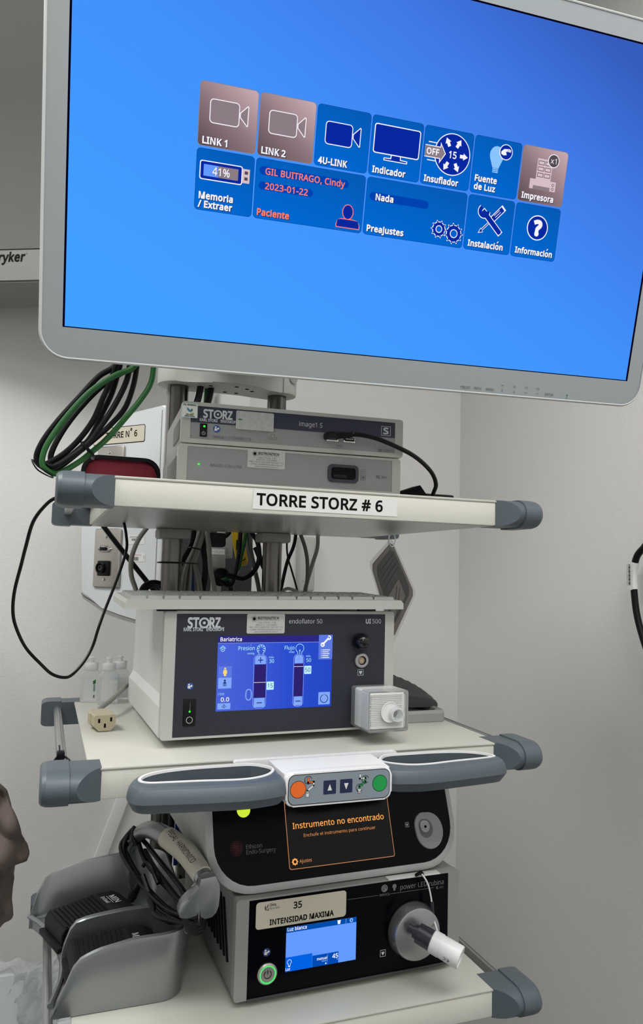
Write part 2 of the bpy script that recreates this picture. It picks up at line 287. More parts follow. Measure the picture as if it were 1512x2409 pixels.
# text ------------------------------------------------------------------
GLYPHS = r"""#434|76,0 101,140 17,140 17,185 110,185 132,293 42,293 42,337 140,337 167,480 215,480 188,337 285,337 312,480 358,480 331,337 416,337 416,293 322,293 302,185 394,185 394,140 293,140 265,0 218,0 245,140 149,140 123,0|158,185 254,185 275,293 179,293
%558|131,185 102,190 77,203 58,225 44,255 36,292 33,336 36,380 43,417 56,447 75,469 100,482 131,486 161,482 186,469 206,447 220,417 229,380 232,336 229,292 221,255 207,225 188,203 162,190|120,0 386,480 438,480 172,0|131,228 160,240 177,276 183,336 177,397 160,433 131,445 115,442 103,433 94,417 87,396 82,336 83,304 94,255 103,240 115,231|424,-7 395,-2 371,11 352,33 338,63 329,100 326,144 329,188 337,225 350,255 369,277 393,290 424,294 455,290 480,277 499,255 514,225 522,188 525,144 522,100 514,63 501,33 481,11 456,-2|424,36 453,48 470,84 476,144 470,204 453,240 424,252 409,249 397,240 387,225 381,204 375,144 377,111 387,63 397,48 409,39
&492|187,-7 144,-3 107,9 77,28 54,54 40,86 36,125 39,157 48,185 63,208 84,228 139,266 99,318 83,359 84,413 95,439 114,459 139,475 169,484 204,487 237,484 266,475 289,460 306,439 317,414 320,383 317,357 308,333 293,312 224,258 354,133 382,181 401,240 461,240 434,160 392,95 490,0 410,0 352,56 281,11 222,-5|188,293 245,336 260,366 262,383 255,412 234,432 219,437 185,437 169,432 146,413 140,399 138,383 144,352 161,324|189,46 241,52 263,60 314,93 175,229 118,185 100,150 97,127 100,104 108,84 122,68 141,56
(201|126,-106 95,-65 70,-20 51,28 30,131 30,238 51,342 70,391 95,437 126,480 181,480 129,390 110,340 89,238 89,133 110,32 152,-63 181,-106
)201|21,-106 73,-17 91,32 112,133 112,238 91,340 73,390 20,480 76,480 107,437 132,391 151,342 172,238 172,131 151,28 132,-20 107,-65 76,-106
+384|167,75 167,213 34,213 34,261 167,261 167,400 216,400 216,261 349,261 349,213 216,213 216,75
,180|28,-87 61,78 124,78 129,71 114,20 71,-87
-216|27,154 27,206 189,206 189,154
.180|89,-9 60,1 54,10 48,36 50,51 60,71 89,81 119,71 130,51 132,36 126,10 119,1
/250|7,0 185,480 243,480 64,0
0384|191,-7 142,1 102,22 72,59 50,108 37,169 33,240 35,290 49,373 61,407 78,435 99,458 125,474 156,484 191,487 241,480 281,458 312,422 334,373 347,313 351,240 349,191 335,108 322,74 305,45 284,23 258,6 227,-3|191,44 224,49 249,65 268,92 281,130 289,180 291,240 289,300 281,349 268,388 249,415 224,431 191,437 159,431 133,415 115,388 102,349 95,300 92,240 95,180 102,131 115,93 133,65 159,49
1384|181,0 183,418 91,339 60,379 189,480 238,480 238,0
2384|32,0 32,49 234,259 264,315 269,355 267,380 259,400 246,415 208,434 185,436 142,430 105,415 69,390 38,430 102,470 155,484 226,482 262,471 291,452 312,427 325,396 330,359 323,311 303,267 271,224 107,54 349,54 349,0
3384|162,-7 92,-1 30,19 30,75 95,51 163,43 202,46 233,54 256,68 271,87 281,110 284,138 280,165 268,186 249,202 222,213 189,220 103,222 103,273 187,275 217,284 240,298 257,316 267,338 268,385 260,403 247,417 208,434 183,437 136,431 99,417 62,396 33,437 72,461 123,480 183,486 229,483 266,471 294,453 315,428 327,400 331,367 328,337 319,312 304,290 284,274 232,250 267,243 296,231 318,214 333,192 343,166 344,110 326,62 291,25 237,1
4384|244,0 244,109 14,109 14,159 240,482 301,482 301,162 371,162 371,109 301,109 301,0|72,162 244,162 247,419 221,374
5384|167,-7 97,0 42,19 42,75 79,58 146,45 200,46 229,55 253,69 271,89 282,115 285,147 282,176 273,200 257,219 234,233 203,242 165,244 83,234 54,253 72,480 312,480 312,426 122,426 111,287 185,294 231,290 270,278 302,257 326,229 341,195 346,153 341,107 325,68 299,36 263,12 219,-2
6384|200,-7 171,-4 118,16 95,34 59,86 47,120 39,160 38,239 46,307 54,339 79,397 119,444 146,462 177,475 214,484 257,486 308,482 316,480 316,430 258,438 203,431 181,422 162,411 132,380 106,318 96,244 126,272 163,293 214,300 253,296 286,283 314,262 336,233 348,197 353,154 348,108 334,69 311,36 281,12 244,-2|199,43 226,46 249,55 268,70 283,92 291,120 294,154 284,207 271,227 253,242 230,251 201,254 163,248 132,231 110,208 97,166 108,108 128,75 159,51
7384|91,0 288,426 30,426 30,480 351,480 351,434 156,0
8384|193,-7 146,-3 106,8 75,27 51,53 38,85 33,122 39,162 57,195 83,221 132,251 90,281 59,320 51,344 48,372 57,416 67,434 98,463 141,480 191,486 231,483 265,473 295,457 317,434 331,406 334,353 323,321 289,283 244,254 298,222 325,196 344,164 351,124 346,87 332,55 308,29 276,9 238,-3|194,277 236,299 266,328 274,347 274,390 266,407 236,431 215,437 168,437 130,421 117,407 109,390 107,354 118,328 137,308|192,40 222,43 247,51 267,63 281,80 290,100 293,124 290,146 281,165 265,182 221,210 181,226 154,213 114,183 93,145 91,122 93,100 102,80 116,63 135,51 161,43
:180|89,278 60,289 54,297 48,324 50,339 60,359 89,369 119,359 130,339 132,324 126,297 119,289|89,-9 60,1 54,10 48,36 50,51 60,71 89,81 119,71 130,51 132,36 126,10 119,1
?291|94,135 96,184 103,209 126,244 207,324 217,355 215,387 197,417 161,433 96,431 29,406 8,453 46,470 90,482 140,486 180,483 213,472 239,455 258,431 270,402 274,369 270,332 248,291 154,198 143,170 141,135|120,-9 90,1 84,10 79,36 80,51 90,71 120,81 149,71 160,51 161,36 160,22 149,1
@604|291,-60 241,-56 195,-47 155,-30 120,-8 92,21 69,55 52,94 42,139 41,229 48,267 73,338 115,397 141,421 204,458 241,470 324,480 369,476 410,467 448,451 482,429 510,401 534,368 551,330 561,287 565,240 562,199 545,142 513,98 484,80 467,75 429,75 400,91 375,132 365,116 339,90 322,81 280,73 249,77 222,88 201,107 186,133 176,163 173,198 181,253 191,276 220,315 240,330 288,347 316,349 374,344 418,333 411,180 417,136 432,120 453,115 466,117 488,132 504,160 517,218 515,280 507,315 493,346 474,373 451,395 393,425 324,435 275,432 232,421 194,404 162,380 135,351 115,317 99,278 90,236 87,190 93,129 111,78 140,38 180,8 230,-10 291,-15 369,-6 435,13 435,-32 370,-52|289,115 312,118 330,127 343,143 353,164 362,216 366,300 316,307 278,300 251,279 234,249 226,197 233,150 256,123
A429|0,0 187,482 242,482 428,0 366,0 308,148 118,148 61,0|138,202 290,202 214,419 193,347
B437|65,0 65,480 257,477 303,468 338,453 364,431 379,400 384,361 382,334 374,311 361,290 343,274 293,255 293,251 348,234 363,224 386,197 394,180 400,136 395,96 380,63 356,36 322,16 282,4 234,0|126,275 251,278 279,284 299,295 312,310 322,354 319,378 309,397 294,411 242,426 126,428|126,51 261,54 290,62 311,76 325,94 333,116 333,165 324,185 310,202 288,215 257,222 126,225
C424|261,-7 215,-3 174,7 139,24 109,46 85,75 65,109 52,149 44,192 44,287 53,330 67,368 88,403 114,431 146,455 183,472 225,483 271,486 320,483 364,474 404,458 379,407 330,425 292,432 223,427 182,410 149,381 124,343 110,296 105,240 109,184 123,137 146,98 178,69 219,52 270,46 330,52 385,65 385,13 329,-2
D490|65,0 65,480 259,477 301,468 338,453 371,432 398,406 420,374 436,336 446,293 449,244 442,170 420,109 383,61 333,27 272,7 199,0|126,52 191,52 299,73 364,136 385,242 380,301 364,348 338,383 302,408 258,423 126,428
E373|65,0 65,480 333,480 333,426 126,426 126,277 321,277 321,224 126,224 126,53 333,53 333,0
F349|65,0 65,480 333,480 333,426 126,426 126,257 320,257 320,203 126,203 126,0
G489|271,-7 224,-3 182,7 145,23 114,46 88,74 67,108 53,148 44,191 41,240 44,288 54,331 71,370 93,404 121,433 155,456 195,473 240,483 316,485 366,479 433,458 410,406 331,430 286,433 233,427 188,410 152,381 125,343 109,296 104,240 106,203 123,139 137,112 157,89 181,70 210,57 245,48 323,47 379,57 379,199 273,199 273,253 439,253 439,18 361,-1
H498|65,0 65,480 126,480 126,277 371,277 371,480 432,480 432,0 371,0 371,224 126,224 126,0
I228|27,0 27,35 83,48 83,431 27,445 27,480 200,480 200,445 144,431 144,48 200,35 200,0
J183|-3,-128 -52,-119 -52,-68 -13,-74 18,-72 45,-54 58,-32 62,3 62,480 122,480 122,7 118,-35 107,-69 88,-95 63,-113 32,-124
K416|65,0 65,480 126,480 126,243 338,480 408,480 218,271 416,0 345,0 175,229 126,186 126,0
L352|65,0 65,480 126,480 126,54 335,54 335,0
M609|65,0 65,480 154,480 302,87 455,480 544,480 544,0 484,0 484,318 489,420 326,0 277,0 119,420 121,0
N510|65,0 65,480 135,480 391,83 389,480 445,480 445,0 375,0 118,398 121,0
O525|263,-7 216,-3 174,7 139,24 109,48 84,76 65,111 52,150 41,241 44,288 52,331 65,370 84,404 109,433 139,456 174,473 216,483 263,487 309,484 349,473 384,456 414,433 439,405 458,370 472,331 481,288 484,240 481,193 472,150 458,110 439,76 414,47 384,24 349,7 308,-3|263,46 312,51 352,69 382,98 403,137 416,184 420,240 416,297 403,344 382,382 352,411 313,428 263,434 214,428 174,411 143,382 122,344 109,297 105,240 109,184 122,137 143,98 173,69 213,51
P406|65,0 65,480 192,480 249,475 295,463 329,443 353,415 367,380 372,338 370,313 354,264 320,224 294,208 263,196 225,189 126,187 126,0|126,238 216,241 250,248 276,261 295,279 306,304 310,336 306,364 296,387 280,405 257,418 225,425 126,428
R418|65,0 65,480 197,480 252,476 296,464 329,446 353,419 367,385 370,319 358,279 336,250 307,229 276,215 408,0 337,0 221,198 126,198 126,0|126,249 233,252 261,259 283,272 298,290 307,313 310,340 306,369 297,391 281,407 259,418 230,425 126,427
S369|166,-7 91,-1 34,16 34,74 94,54 143,47 201,48 228,55 249,66 265,82 274,101 277,123 272,151 258,173 232,192 126,238 72,276 54,300 44,329 42,388 60,429 74,446 114,471 165,485 193,486 266,479 326,459 307,408 253,426 213,432 165,431 142,425 112,400 104,383 103,348 111,323 131,303 161,285 257,245 310,207 330,173 335,152 332,89 317,56 291,29 256,9 215,-3
T373|156,0 156,426 7,426 7,480 366,480 366,426 217,426 217,0
U491|243,-7 188,-1 143,15 107,42 81,78 66,121 60,171 60,480 121,480 121,169 124,133 135,102 152,78 176,60 208,49 246,46 286,50 317,61 341,80 357,106 367,135 370,169 370,480 430,480 430,169 421,107 394,55 348,16 318,4
V403|171,0 0,480 63,480 178,153 201,67 225,154 339,480 403,480 232,0
X394|3,0 162,250 13,480 80,480 197,291 316,480 379,480 231,251 391,0 322,0 195,208 66,0
Z384|26,0 26,46 278,426 34,426 34,480 351,480 351,434 99,54 358,54 358,0
a377|144,-7 114,-4 86,5 63,19 45,40 34,67 31,100 36,133 50,161 73,183 106,200 150,210 265,217 262,265 256,286 245,301 212,316 154,315 89,291 71,335 148,362 193,366 233,363 266,353 291,337 308,314 319,283 322,245 322,0 279,0 265,51 216,7 196,0|158,41 187,44 212,52 234,66 251,86 261,112 264,176 171,170 140,163 118,152 103,138 95,121 92,99 100,66 124,47
b413|228,-7 201,-5 158,9 116,46 111,46 99,0 57,0 57,510 116,510 113,312 158,351 178,359 228,366 269,361 305,345 335,319 358,283 372,237 376,180 372,123 358,77 335,40 305,14 269,-1|219,42 248,46 273,58 291,78 304,105 312,139 315,181 304,256 272,302 218,317 183,313 157,302 138,284 126,258 119,224 116,179 126,105 138,78 157,58 184,46
c322|201,-7 171,-5 117,13 74,48 46,103 39,138 39,220 47,256 59,286 96,332 146,358 174,365 224,366 259,361 300,347 282,298 244,310 204,315 145,300 110,254 98,179 101,139 110,105 124,79 144,60 170,48 220,45 253,50 294,65 294,13 254,-2
d413|185,-7 143,-2 107,14 77,40 55,76 41,123 37,179 41,236 55,283 78,319 108,346 144,361 185,367 234,360 254,351 301,314 297,510 356,510 356,0 308,0 297,48 254,9 234,0|194,42 228,46 255,56 274,74 287,98 295,129 298,179 288,254 275,282 256,302 229,314 193,318 164,313 140,301 122,280 109,252 101,218 98,178 101,138 109,105 122,78 141,58 165,46
e379|210,-7 177,-4 120,14 75,51 47,106 37,177 46,249 72,305 90,326 138,357 196,367 252,358 296,331 313,312 337,264 345,204 345,169 98,169 102,131 113,100 129,76 152,58 180,47 235,44 274,50 328,69 328,17 274,-1|99,216 283,216 280,244 262,290 245,306 223,315 195,318 169,315 147,306 129,291 114,271
f231|73,0 73,314 10,314 10,342 73,362 77,425 87,458 104,483 127,500 156,510 190,514 229,510 260,502 244,455 201,465 173,463 147,446 139,430 132,360 223,360 223,314 132,314 132,0
g413|195,-161 145,-159 102,-151 65,-138 65,-84 103,-100 148,-109 198,-112 227,-109 251,-100 271,-85 286,-65 295,-40 300,48 268,17 231,-1 185,-7 142,-1 106,15 76,42 54,79 41,125 37,179 41,233 54,278 76,316 106,344 142,361 185,367 229,361 267,343 298,312 301,312 309,360 356,360 356,-6 352,-53 338,-92 317,-122 286,-144 245,-157|194,42 227,45 253,55 273,71 287,94 295,126 298,179 295,224 287,259 273,285 252,303 226,313 193,317 165,313 142,301 123,281 109,254 101,220 98,179 101,138 109,104 123,77 141,57 165,46
h415|57,0 57,510 116,510 113,310 146,341 164,352 185,360 229,366 269,363 302,352 328,335 346,310 357,276 361,234 361,0 302,0 302,230 293,278 266,307 222,317 186,313 158,302 139,283 126,257 119,225 116,0
i173|87,420 62,429 52,457 62,486 87,495 111,486 122,457 111,429|57,0 57,360 116,360 116,0
j173|87,420 62,429 52,457 62,486 87,495 111,486 122,457 111,429|15,-161 -37,-153 -37,-105 -9,-111 21,-111 43,-100 51,-90 57,-56 57,360 116,360 113,-85 105,-111 92,-133 73,-148 47,-158
k359|57,0 57,510 116,510 113,185 273,360 343,360 197,206 353,0 281,0 156,168 116,132 116,0
l173|57,0 57,510 116,510 116,0
m628|57,0 57,360 105,360 113,311 144,342 182,361 223,367 273,360 310,340 336,306 366,340 407,360 452,367 489,363 520,353 543,335 560,310 570,277 574,234 574,0 515,0 515,232 507,279 483,308 442,317 410,314 385,304 367,287 355,264 345,199 345,0 286,0 286,232 278,279 253,308 212,317 180,313 155,302 137,283 125,258 116,187 116,0
n415|57,0 57,360 105,360 113,311 146,342 165,353 208,365 270,363 302,353 328,335 346,310 357,277 361,234 361,0 302,0 302,230 293,278 266,307 222,317 186,313 158,302 139,283 126,258 119,226 116,0
o406|202,-7 172,-4 117,15 75,53 46,109 37,181 42,236 57,282 82,318 116,345 156,361 204,367 264,357 314,328 333,307 361,252 370,181 365,126 350,79 325,42 291,15 250,-1|203,42 237,46 263,59 283,80 298,107 306,141 309,181 306,220 298,253 283,281 263,301 236,313 203,317 169,313 143,301 123,281 109,253 101,220 98,181 101,141 109,107 123,80 143,59 170,46
p413|57,-161 57,360 105,360 113,311 158,351 201,365 228,367 270,362 305,346 335,320 358,284 372,238 376,181 372,124 358,78 335,41 305,14 269,-1 228,-7 179,0 142,20 112,46 116,-161|219,42 258,50 286,74 305,110 315,181 312,220 304,253 291,280 272,301 248,313 218,317 185,314 159,303 140,286 127,262 119,231 116,181 126,106 138,78 157,58 184,46
r277|57,0 57,360 105,360 115,294 143,330 179,357 225,367 267,363 260,308 221,313 186,306 154,286 131,256 118,215 116,192 116,0
s322|148,-7 83,-1 35,16 35,70 107,45 176,43 198,47 225,66 234,94 231,111 221,125 200,140 104,182 58,211 40,237 36,253 38,299 51,323 72,342 99,356 132,364 169,367 231,360 284,343 264,296 200,315 143,317 124,313 99,298 93,287 92,265 99,249 116,236 225,189 269,159 286,133 290,118 287,67 274,41 253,20 224,5 189,-4
t242|167,-7 115,3 100,11 77,37 68,55 62,105 62,314 11,314 11,343 62,366 86,443 121,443 121,360 225,360 225,314 121,314 121,106 128,70 137,57 162,43 196,43 228,49 228,4
u415|184,-7 144,-3 111,7 86,25 68,49 57,83 53,124 53,360 113,360 113,128 122,81 148,52 193,42 229,46 256,57 276,76 289,102 296,134 299,360 358,360 358,0 310,0 298,48 285,31 250,6 207,-5
w528|106,1 7,361 69,361 142,61 232,361 297,361 368,126 383,62 460,361 520,361 420,1 351,1 265,299 173,1
x355|12,0 142,184 18,360 85,360 178,224 270,360 336,360 212,184 343,0 276,0 178,144 79,0
y343|56,-161 7,-156 7,-109 66,-111 97,-95 118,-67 146,-1 1,360 64,360 148,137 172,57 279,360 343,360 174,-81 139,-131 116,-148 89,-158
z316|26,0 26,39 220,314 38,314 38,360 285,360 285,316 94,46 289,46 289,0
ψ511|228,-161 228,-6 165,4 113,30 92,50 76,74 63,104 53,181 53,360 111,360 113,148 128,100 154,69 171,58 228,43 228,510 286,510 286,44 322,50 352,64 378,83 397,110 409,145 412,218 407,274 391,360 449,360 468,247 467,147 459,110 445,79 427,53 405,33 350,6 286,-6 286,-161
ó406|202,-7 172,-4 117,15 75,53 46,109 37,181 42,236 57,282 82,318 116,345 156,361 204,367 264,357 314,328 333,307 361,252 370,181 365,126 350,79 325,42 291,15 250,-1|203,42 237,46 263,59 283,80 298,107 306,141 309,181 306,220 298,253 283,281 263,301 236,313 203,317 169,313 143,301 123,281 109,253 101,220 98,181 101,141 109,107 123,80 143,59 170,46|173,560 213,560 283,660 223,660
á377|144,-7 114,-4 86,5 63,19 45,40 34,67 31,100 36,133 50,161 73,183 106,200 150,210 265,217 262,265 256,286 245,301 212,316 154,315 89,291 71,335 148,362 193,366 233,363 266,353 291,337 308,314 319,283 322,245 322,0 279,0 265,51 216,7 196,0|158,41 187,44 212,52 234,66 251,86 261,112 264,176 171,170 140,163 118,152 103,138 95,121 92,99 100,66 124,47|158,560 198,560 268,660 208,660
í173|57,0 57,360 116,360 116,0|56,560 96,560 166,660 106,660
°300|250,590 242,628 220,660 188,682 150,690 111,682 79,660 57,628 50,590 57,551 79,519 111,497 149,490 188,497 220,519 242,551|205,590 200,611 188,628 171,640 150,645 128,640 111,628 99,611 95,590 99,568 111,551 128,539 150,535 171,539 188,551 200,568"""
from mathutils.geometry import tessellate_polygon
_GL = {}
for ln in GLYPHS.split('\n'):
    q = ln[1:].split('|'); _GL[ln[0]] = (int(q[0]) / 1000, [[tuple(int(k) / 1000 for k in p.split(',')) for p in l.split()] for l in q[1:]])
def _inside(p, L):
    r = False
    for (a, b_), (c, d) in zip(L, L[1:] + L[:1]):
        if (b_ > p[1]) != (d > p[1]) and p[0] < (c - a) * (p[1] - b_) / (d - b_) + a: r = not r
    return r
def _sarea(L): return sum(a * d - c * b_ for (a, b_), (c, d) in zip(L, L[1:] + L[:1])) / 2
def _grow(L, d):          # move every edge outwards by d (L counter-clockwise); negative shrinks
    n = len(L); o = []
    for i in range(n):
        p, q, r = L[i - 1], L[i], L[(i + 1) % n]
        a = Vector((q[0] - p[0], q[1] - p[1])); b_ = Vector((r[0] - q[0], r[1] - q[1]))
        if a.length < 1e-6 or b_.length < 1e-6: o.append(q); continue
        a.normalize(); b_.normalize(); n1 = Vector((a.y, -a.x)); n2 = Vector((b_.y, -b_.x)); m_ = n1 + n2
        if m_.length < .2: m_ = n1
        else: m_ = m_ / max(m_.length_squared / 2, .5)
        o.append((q[0] + m_.x * d, q[1] + m_.y * d))
    return o
_GC = {}
def _glyph(c, bold):
    if (c, bold) not in _GC:
        w_, LL = _GL[c]; hole = [any(j != i and all(_inside(p, M_) for p in L) for j, M_ in enumerate(LL)) for i, L in enumerate(LL)]
        V, F = [], []
        LL = [L if (_sarea(L) > 0) else L[::-1] for L in LL]
        for i, L in enumerate(LL):
            if hole[i]: continue
            loops = [_grow(L, bold)] + [_grow(H_, -bold) for j, H_ in enumerate(LL) if hole[j] and all(_inside(p, L) for p in H_)]
            k0 = len(V); V += [p for l in loops for p in l]
            F += [tuple(k0 + x for x in t) for t in tessellate_polygon([[Vector((x, y, 0)) for x, y in l] for l in loops])]
        _GC[c, bold] = (w_, V, F)
    return _GC[c, bold]
_TC = {}
def textgeo(st, bold=0.0, shear=0.0):
    k = (st, bold, shear)
    if k not in _TC:
        V, F, x = [], [], 0.0
        for c in st:
            if c == ' ': x += .19; continue
            if c not in _GL: c = {'₂': '2', 'ψ': 'Y'}.get(c, 'o')
            w_, gv, gf = _glyph(c, bold); k0 = len(V)
            V += [(a + x + shear * b_, b_) for a, b_ in gv]; F += [tuple(k0 + i for i in t) for t in gf]; x += w_ + bold
        _TC[k] = (V, F)
    return _TC[k]
_hv = textgeo('H')[0]; CAPH = max(v[1] for v in _hv) - min(v[1] for v in _hv)

class G:
    """Flat print on a plane: millimetre coordinates (u, v), stacked in thin layers."""
    def __init__(s, o=(0, 0, 0), ux=(1, 0, 0), uy=(0, 0, 1), n=(0, -1, 0), mb=None):
        s.o = Vector(o); s.ux = Vector(ux); s.uy = Vector(uy); s.n = Vector(n); s.mb = mb or MB()
    def P(s, u, v, l): return s.o + s.ux * (u * .001) + s.uy * (v * .001) + s.n * (l * 0.00012)
    def poly(s, pts, mt, l=1): s.mb.m(mt); s.mb.poly([s.P(u, v, l) for u, v in pts]); return s
    def rect(s, x0, y0, x1, y1, mt, l=1): return s.poly([(x0, y0), (x1, y0), (x1, y1), (x0, y1)], mt, l)
    def rr(s, x0, y0, x1, y1, r, mt, l=1, n=5):
        x0, x1 = min(x0, x1), max(x0, x1); y0, y1 = min(y0, y1), max(y0, y1); r = min(r, (x1 - x0) / 2 - 1e-4, (y1 - y0) / 2 - 1e-4)
        p = []
        for cx, cy, a in ((x1 - r, y0 + r, -90), (x1 - r, y1 - r, 0), (x0 + r, y1 - r, 90), (x0 + r, y0 + r, 180)):
            for k in range(n + 1):
                t = math.radians(a + 90 * k / n); p.append((cx + r * math.cos(t), cy + r * math.sin(t)))
        return s.poly(p, mt, l)
    def circ(s, x, y, r, mt, l=1, n=28, ry=None):
        return s.poly([(x + r * math.cos(2 * PI * k / n), y + (ry or r) * math.sin(2 * PI * k / n)) for k in range(n)], mt, l)
    def arc(s, x, y, r, wd, a0, a1, mt, l=1, n=28):
        s.mb.m(mt)
        for k in range(n):
            t0, t1 = (math.radians(a0 + (a1 - a0) * q / n) for q in (k, k + 1))
            s.mb.poly([s.P(x + q * math.cos(t), y + q * math.sin(t), l) for q, t in ((r - wd / 2, t0), (r + wd / 2, t0), (r + wd / 2, t1), (r - wd / 2, t1))])
        return s
    def line(s, pts, wd, mt, l=1, closed=False):
        s.mb.m(mt); P = list(pts) + ([pts[0]] if closed else [])
        for (a, b), (c, d) in zip(P, P[1:]):
            L_ = math.hypot(c - a, d - b) or 1e-6; ex, ey = (c - a) / L_ * wd / 2, (d - b) / L_ * wd / 2
            s.mb.poly([s.P(a - ex + ey, b - ey - ex, l), s.P(c + ex + ey, d + ey - ex, l), s.P(c + ex - ey, d + ey + ex, l), s.P(a - ex - ey, b - ey + ex, l)])
        return s
    def out(s, pts, mt, fill, wd, l=1):            # filled polygon with an outline
        s.poly(pts, fill, l); s.line(pts, wd, mt, l + 1, True); return s
    def text(s, st, x0, y0, cap, mt, x1=None, l=2, bold=0.0, shear=0.0, shadow=None, align='L', off=(0.35, -0.35)):
        V, F = textgeo(st, bold, shear)
        mx, Mx = min(v[0] for v in V), max(v[0] for v in V)
        sy = cap / CAPH; sx = (x1 - x0) / (Mx - mx) if x1 is not None else sy
        if x1 is None and align == 'C': x0 -= (Mx - mx) * sx / 2
        if x1 is None and align == 'R': x0 -= (Mx - mx) * sx
        for (mm, dx, dy, dl) in (((shadow, off[0], off[1], -0.6),) if shadow else ()) + ((mt, 0, 0, 0),):
            s.mb.m(mm); q = [s.mb.bm.verts.new(s.P(x0 + (a - mx) * sx + dx, y0 + b * sy + dy, l + dl)) for a, b in V]
            for f in F: s.mb.face([q[i] for i in f])
        return s
    def done(s, name, parent=None, world=False): return obj(name, s.mb, None, parent, world=world, smooth=0, recalc=False)

def rrpts(x0, y0, x1, y1, r, n=6):
    p = []
    for cx, cy, a in ((x1 - r, y0 + r, -90), (x1 - r, y1 - r, 0), (x0 + r, y1 - r, 90), (x0 + r, y0 + r, 180)):
        for k in range(n + 1):
            t = math.radians(a + 90 * k / n); p.append((cx + r * math.cos(t), cy + r * math.sin(t)))
    return p

# ---------------------------------------------------------------- room
BW, RW = 1.05, 0.808           # back wall, right wall
b = MB(); b.box(-2.6, RW + .1, BW, BW + .1, 0, 2.75); struct('wall_back', b, M_wall)
b = MB(); b.box(RW, RW + .1, -2.5, BW, 0, 2.75); struct('wall_right', b, M_wall)
b = MB(); b.box(-2.7, -2.6, -2.5, BW + .1, 0, 2.75); struct('wall_left', b, M_wall)
b = MB(); b.box(-2.7, RW + .1, -2.6, -2.5, 0, 2.75); struct('wall_front', b, M_wall)
b = MB(); b.box(-2.7, RW + .1, -2.6, BW + .1, -.1, 0); struct('floor', b, M_floor)
b = MB(); b.box(-2.7, RW + .1, -2.6, BW + .1, 2.75, 2.85); struct('ceiling', b, M_ceil)
b = MB()                                          # slanted white strip on the back wall
b.prism([(-.104, BW - .012, .86), (-.075, BW - .012, .86), (-.150, BW - .012, .645), (-.179, BW - .012, .645)], (0, .0119, 0), .001)
struct('trim_1', b, M_white)
for nm, x0, x1, z0, z1, lab in (('wall_box', .314, .357, 1.312, 1.456, 'narrow pale grey box on the back wall beside the right column'),
                           ('wall_box', .085, .170, 1.72, 1.818, 'rounded white box on the back wall above the upper processor')):
    t = thing(nm, lab, 'box', ((x0 + x1) / 2, BW, z0))
    b = MB(); b.box(x0, x1, BW - .035, BW - .0002, z0, z1, .006, 3); obj('cover', b, M_boom if z0 < 1.5 else M_white, t, world=True)
    b = MB(); b.cyl(((x0 + x1) / 2 - .01, BW - .0352, z0 + .03), ((x0 + x1) / 2 - .01, BW - .037, z0 + .03), .003, n=12); obj('screw', b, M_steel, t, world=True)

# ---------------------------------------------------------------- ceiling boom head at the upper left
th = math.radians(-27); bo = Vector((-.3747, .75, 1.9364))
t = thing('ceiling_boom', 'grey ceiling boom head with black lettering behind the large monitor', 'boom', bo, (0, 0, th))
prof = [(0, 0), (0, .0643), (.001, .0650), (-.012, .10), (-.055, .19), (-.14, .31), (-.28, .43), (-.36, .55), (.15, .55), (.15, 0)]
b = MB(); b.loft([[(x, y, z) for y, z in prof] for x in (-.62, .42)]); obj('shell', b, M_shell, t, smooth=20)
b = MB(); b.box(-.62, .42, -.0006, .02, .0635, .0652); obj('seam', b, M_blackm, t)
b = MB(); b.box(-.60, .40, .004, .146, -.0035, .001); obj('underside_cover', b, M_boomd, t)
b = MB(); b.cyl((-.1, .09, .54), (-.1, .09, .8135), .05); obj('drop_tube', b, M_boom, t)
g = G((0, -.0004, 0)); g.text('stryker', -82, 39.5, 18.0, M_ink, x1=-3, bold=.026, shear=.12); g.circ(-.5, 55, 1.3, M_inkg, 2); g.done('lettering', t)

# ---------------------------------------------------------------- supply housing (white, behind the cart at the left)
th = math.radians(-50); ho = Vector((-.09868, .62, 1.253))
t = thing('supply_housing', 'white wall-side supply housing with metal socket plates and number label', 'housing', ho, (0, 0, th))
sil = [(-222, 1446), (-218, 1312), (-214, 1305), (-205, 1299), (-154, 1281), (-105, 1270), (-53, 1261), (1, 1257), (1, 1684), (-15, 1682), (-86, 1675), (-150, 1661), (-198, 1640), (-216, 1615), (-222, 1570)]
sil = [(x / 1000, z / 1000 - 1.253) for x, z in sil]
b = MB(); b.prism([(x, 0, z) for x, z in sil], (0, .15, 0), .009, 3); obj('shell', b, M_house, t)
low = [(-217, 1309), (-208, 1300), (-154, 1282), (-105, 1271), (-53, 1262), (0, 1258), (0, 1249), (-52, 1253), (-100, 1260), (-143, 1269), (-208, 1297)]
b = MB(); b.prism([(x / 1000, .002, z / 1000 - 1.253) for x, z in low], (0, .146, 0)); obj('bottom_trim', b, M_trimg, t)
b = MB(); b.box(-.0148, -.0132, -.0008, .002, .01, .42); obj('seam', b, M_trimg, t)
def hz(z): return z - 1253
g = G((0, -.0006, 0))
g.rr(-199, hz(1613.2), -56.5, hz(1648.3), 4, M_ink, 1); g.rr(-198, hz(1614.6), -57.8, hz(1646.9), 3, M_labelc, 2)
g.text('TORRE N° 6', -164, hz(1625.6), 12.0, M_ink, x1=-77, l=3, bold=.02); g.done('number_label', t)
def wallplate(x0, x1, z0, z1, scr):
    p = obj('socket_plate', MB().box(x0, x1, -.006, -.0003, z0, z1, .0035, 2), M_steel, t)
    for x, z in scr: obj('screw', MB().lathe([(0, .0034), (.0015, .003), (.002, .001)], (x, -.006, z), (0, -1, 0), 14), M_chrome, p)
    return p
wallplate(-.181, -.107, .250, .356, [(-.147, .343)])
p2 = wallplate(-.177, -.104, .069, .187, [(-.1437, .171), (-.1449, .085)])
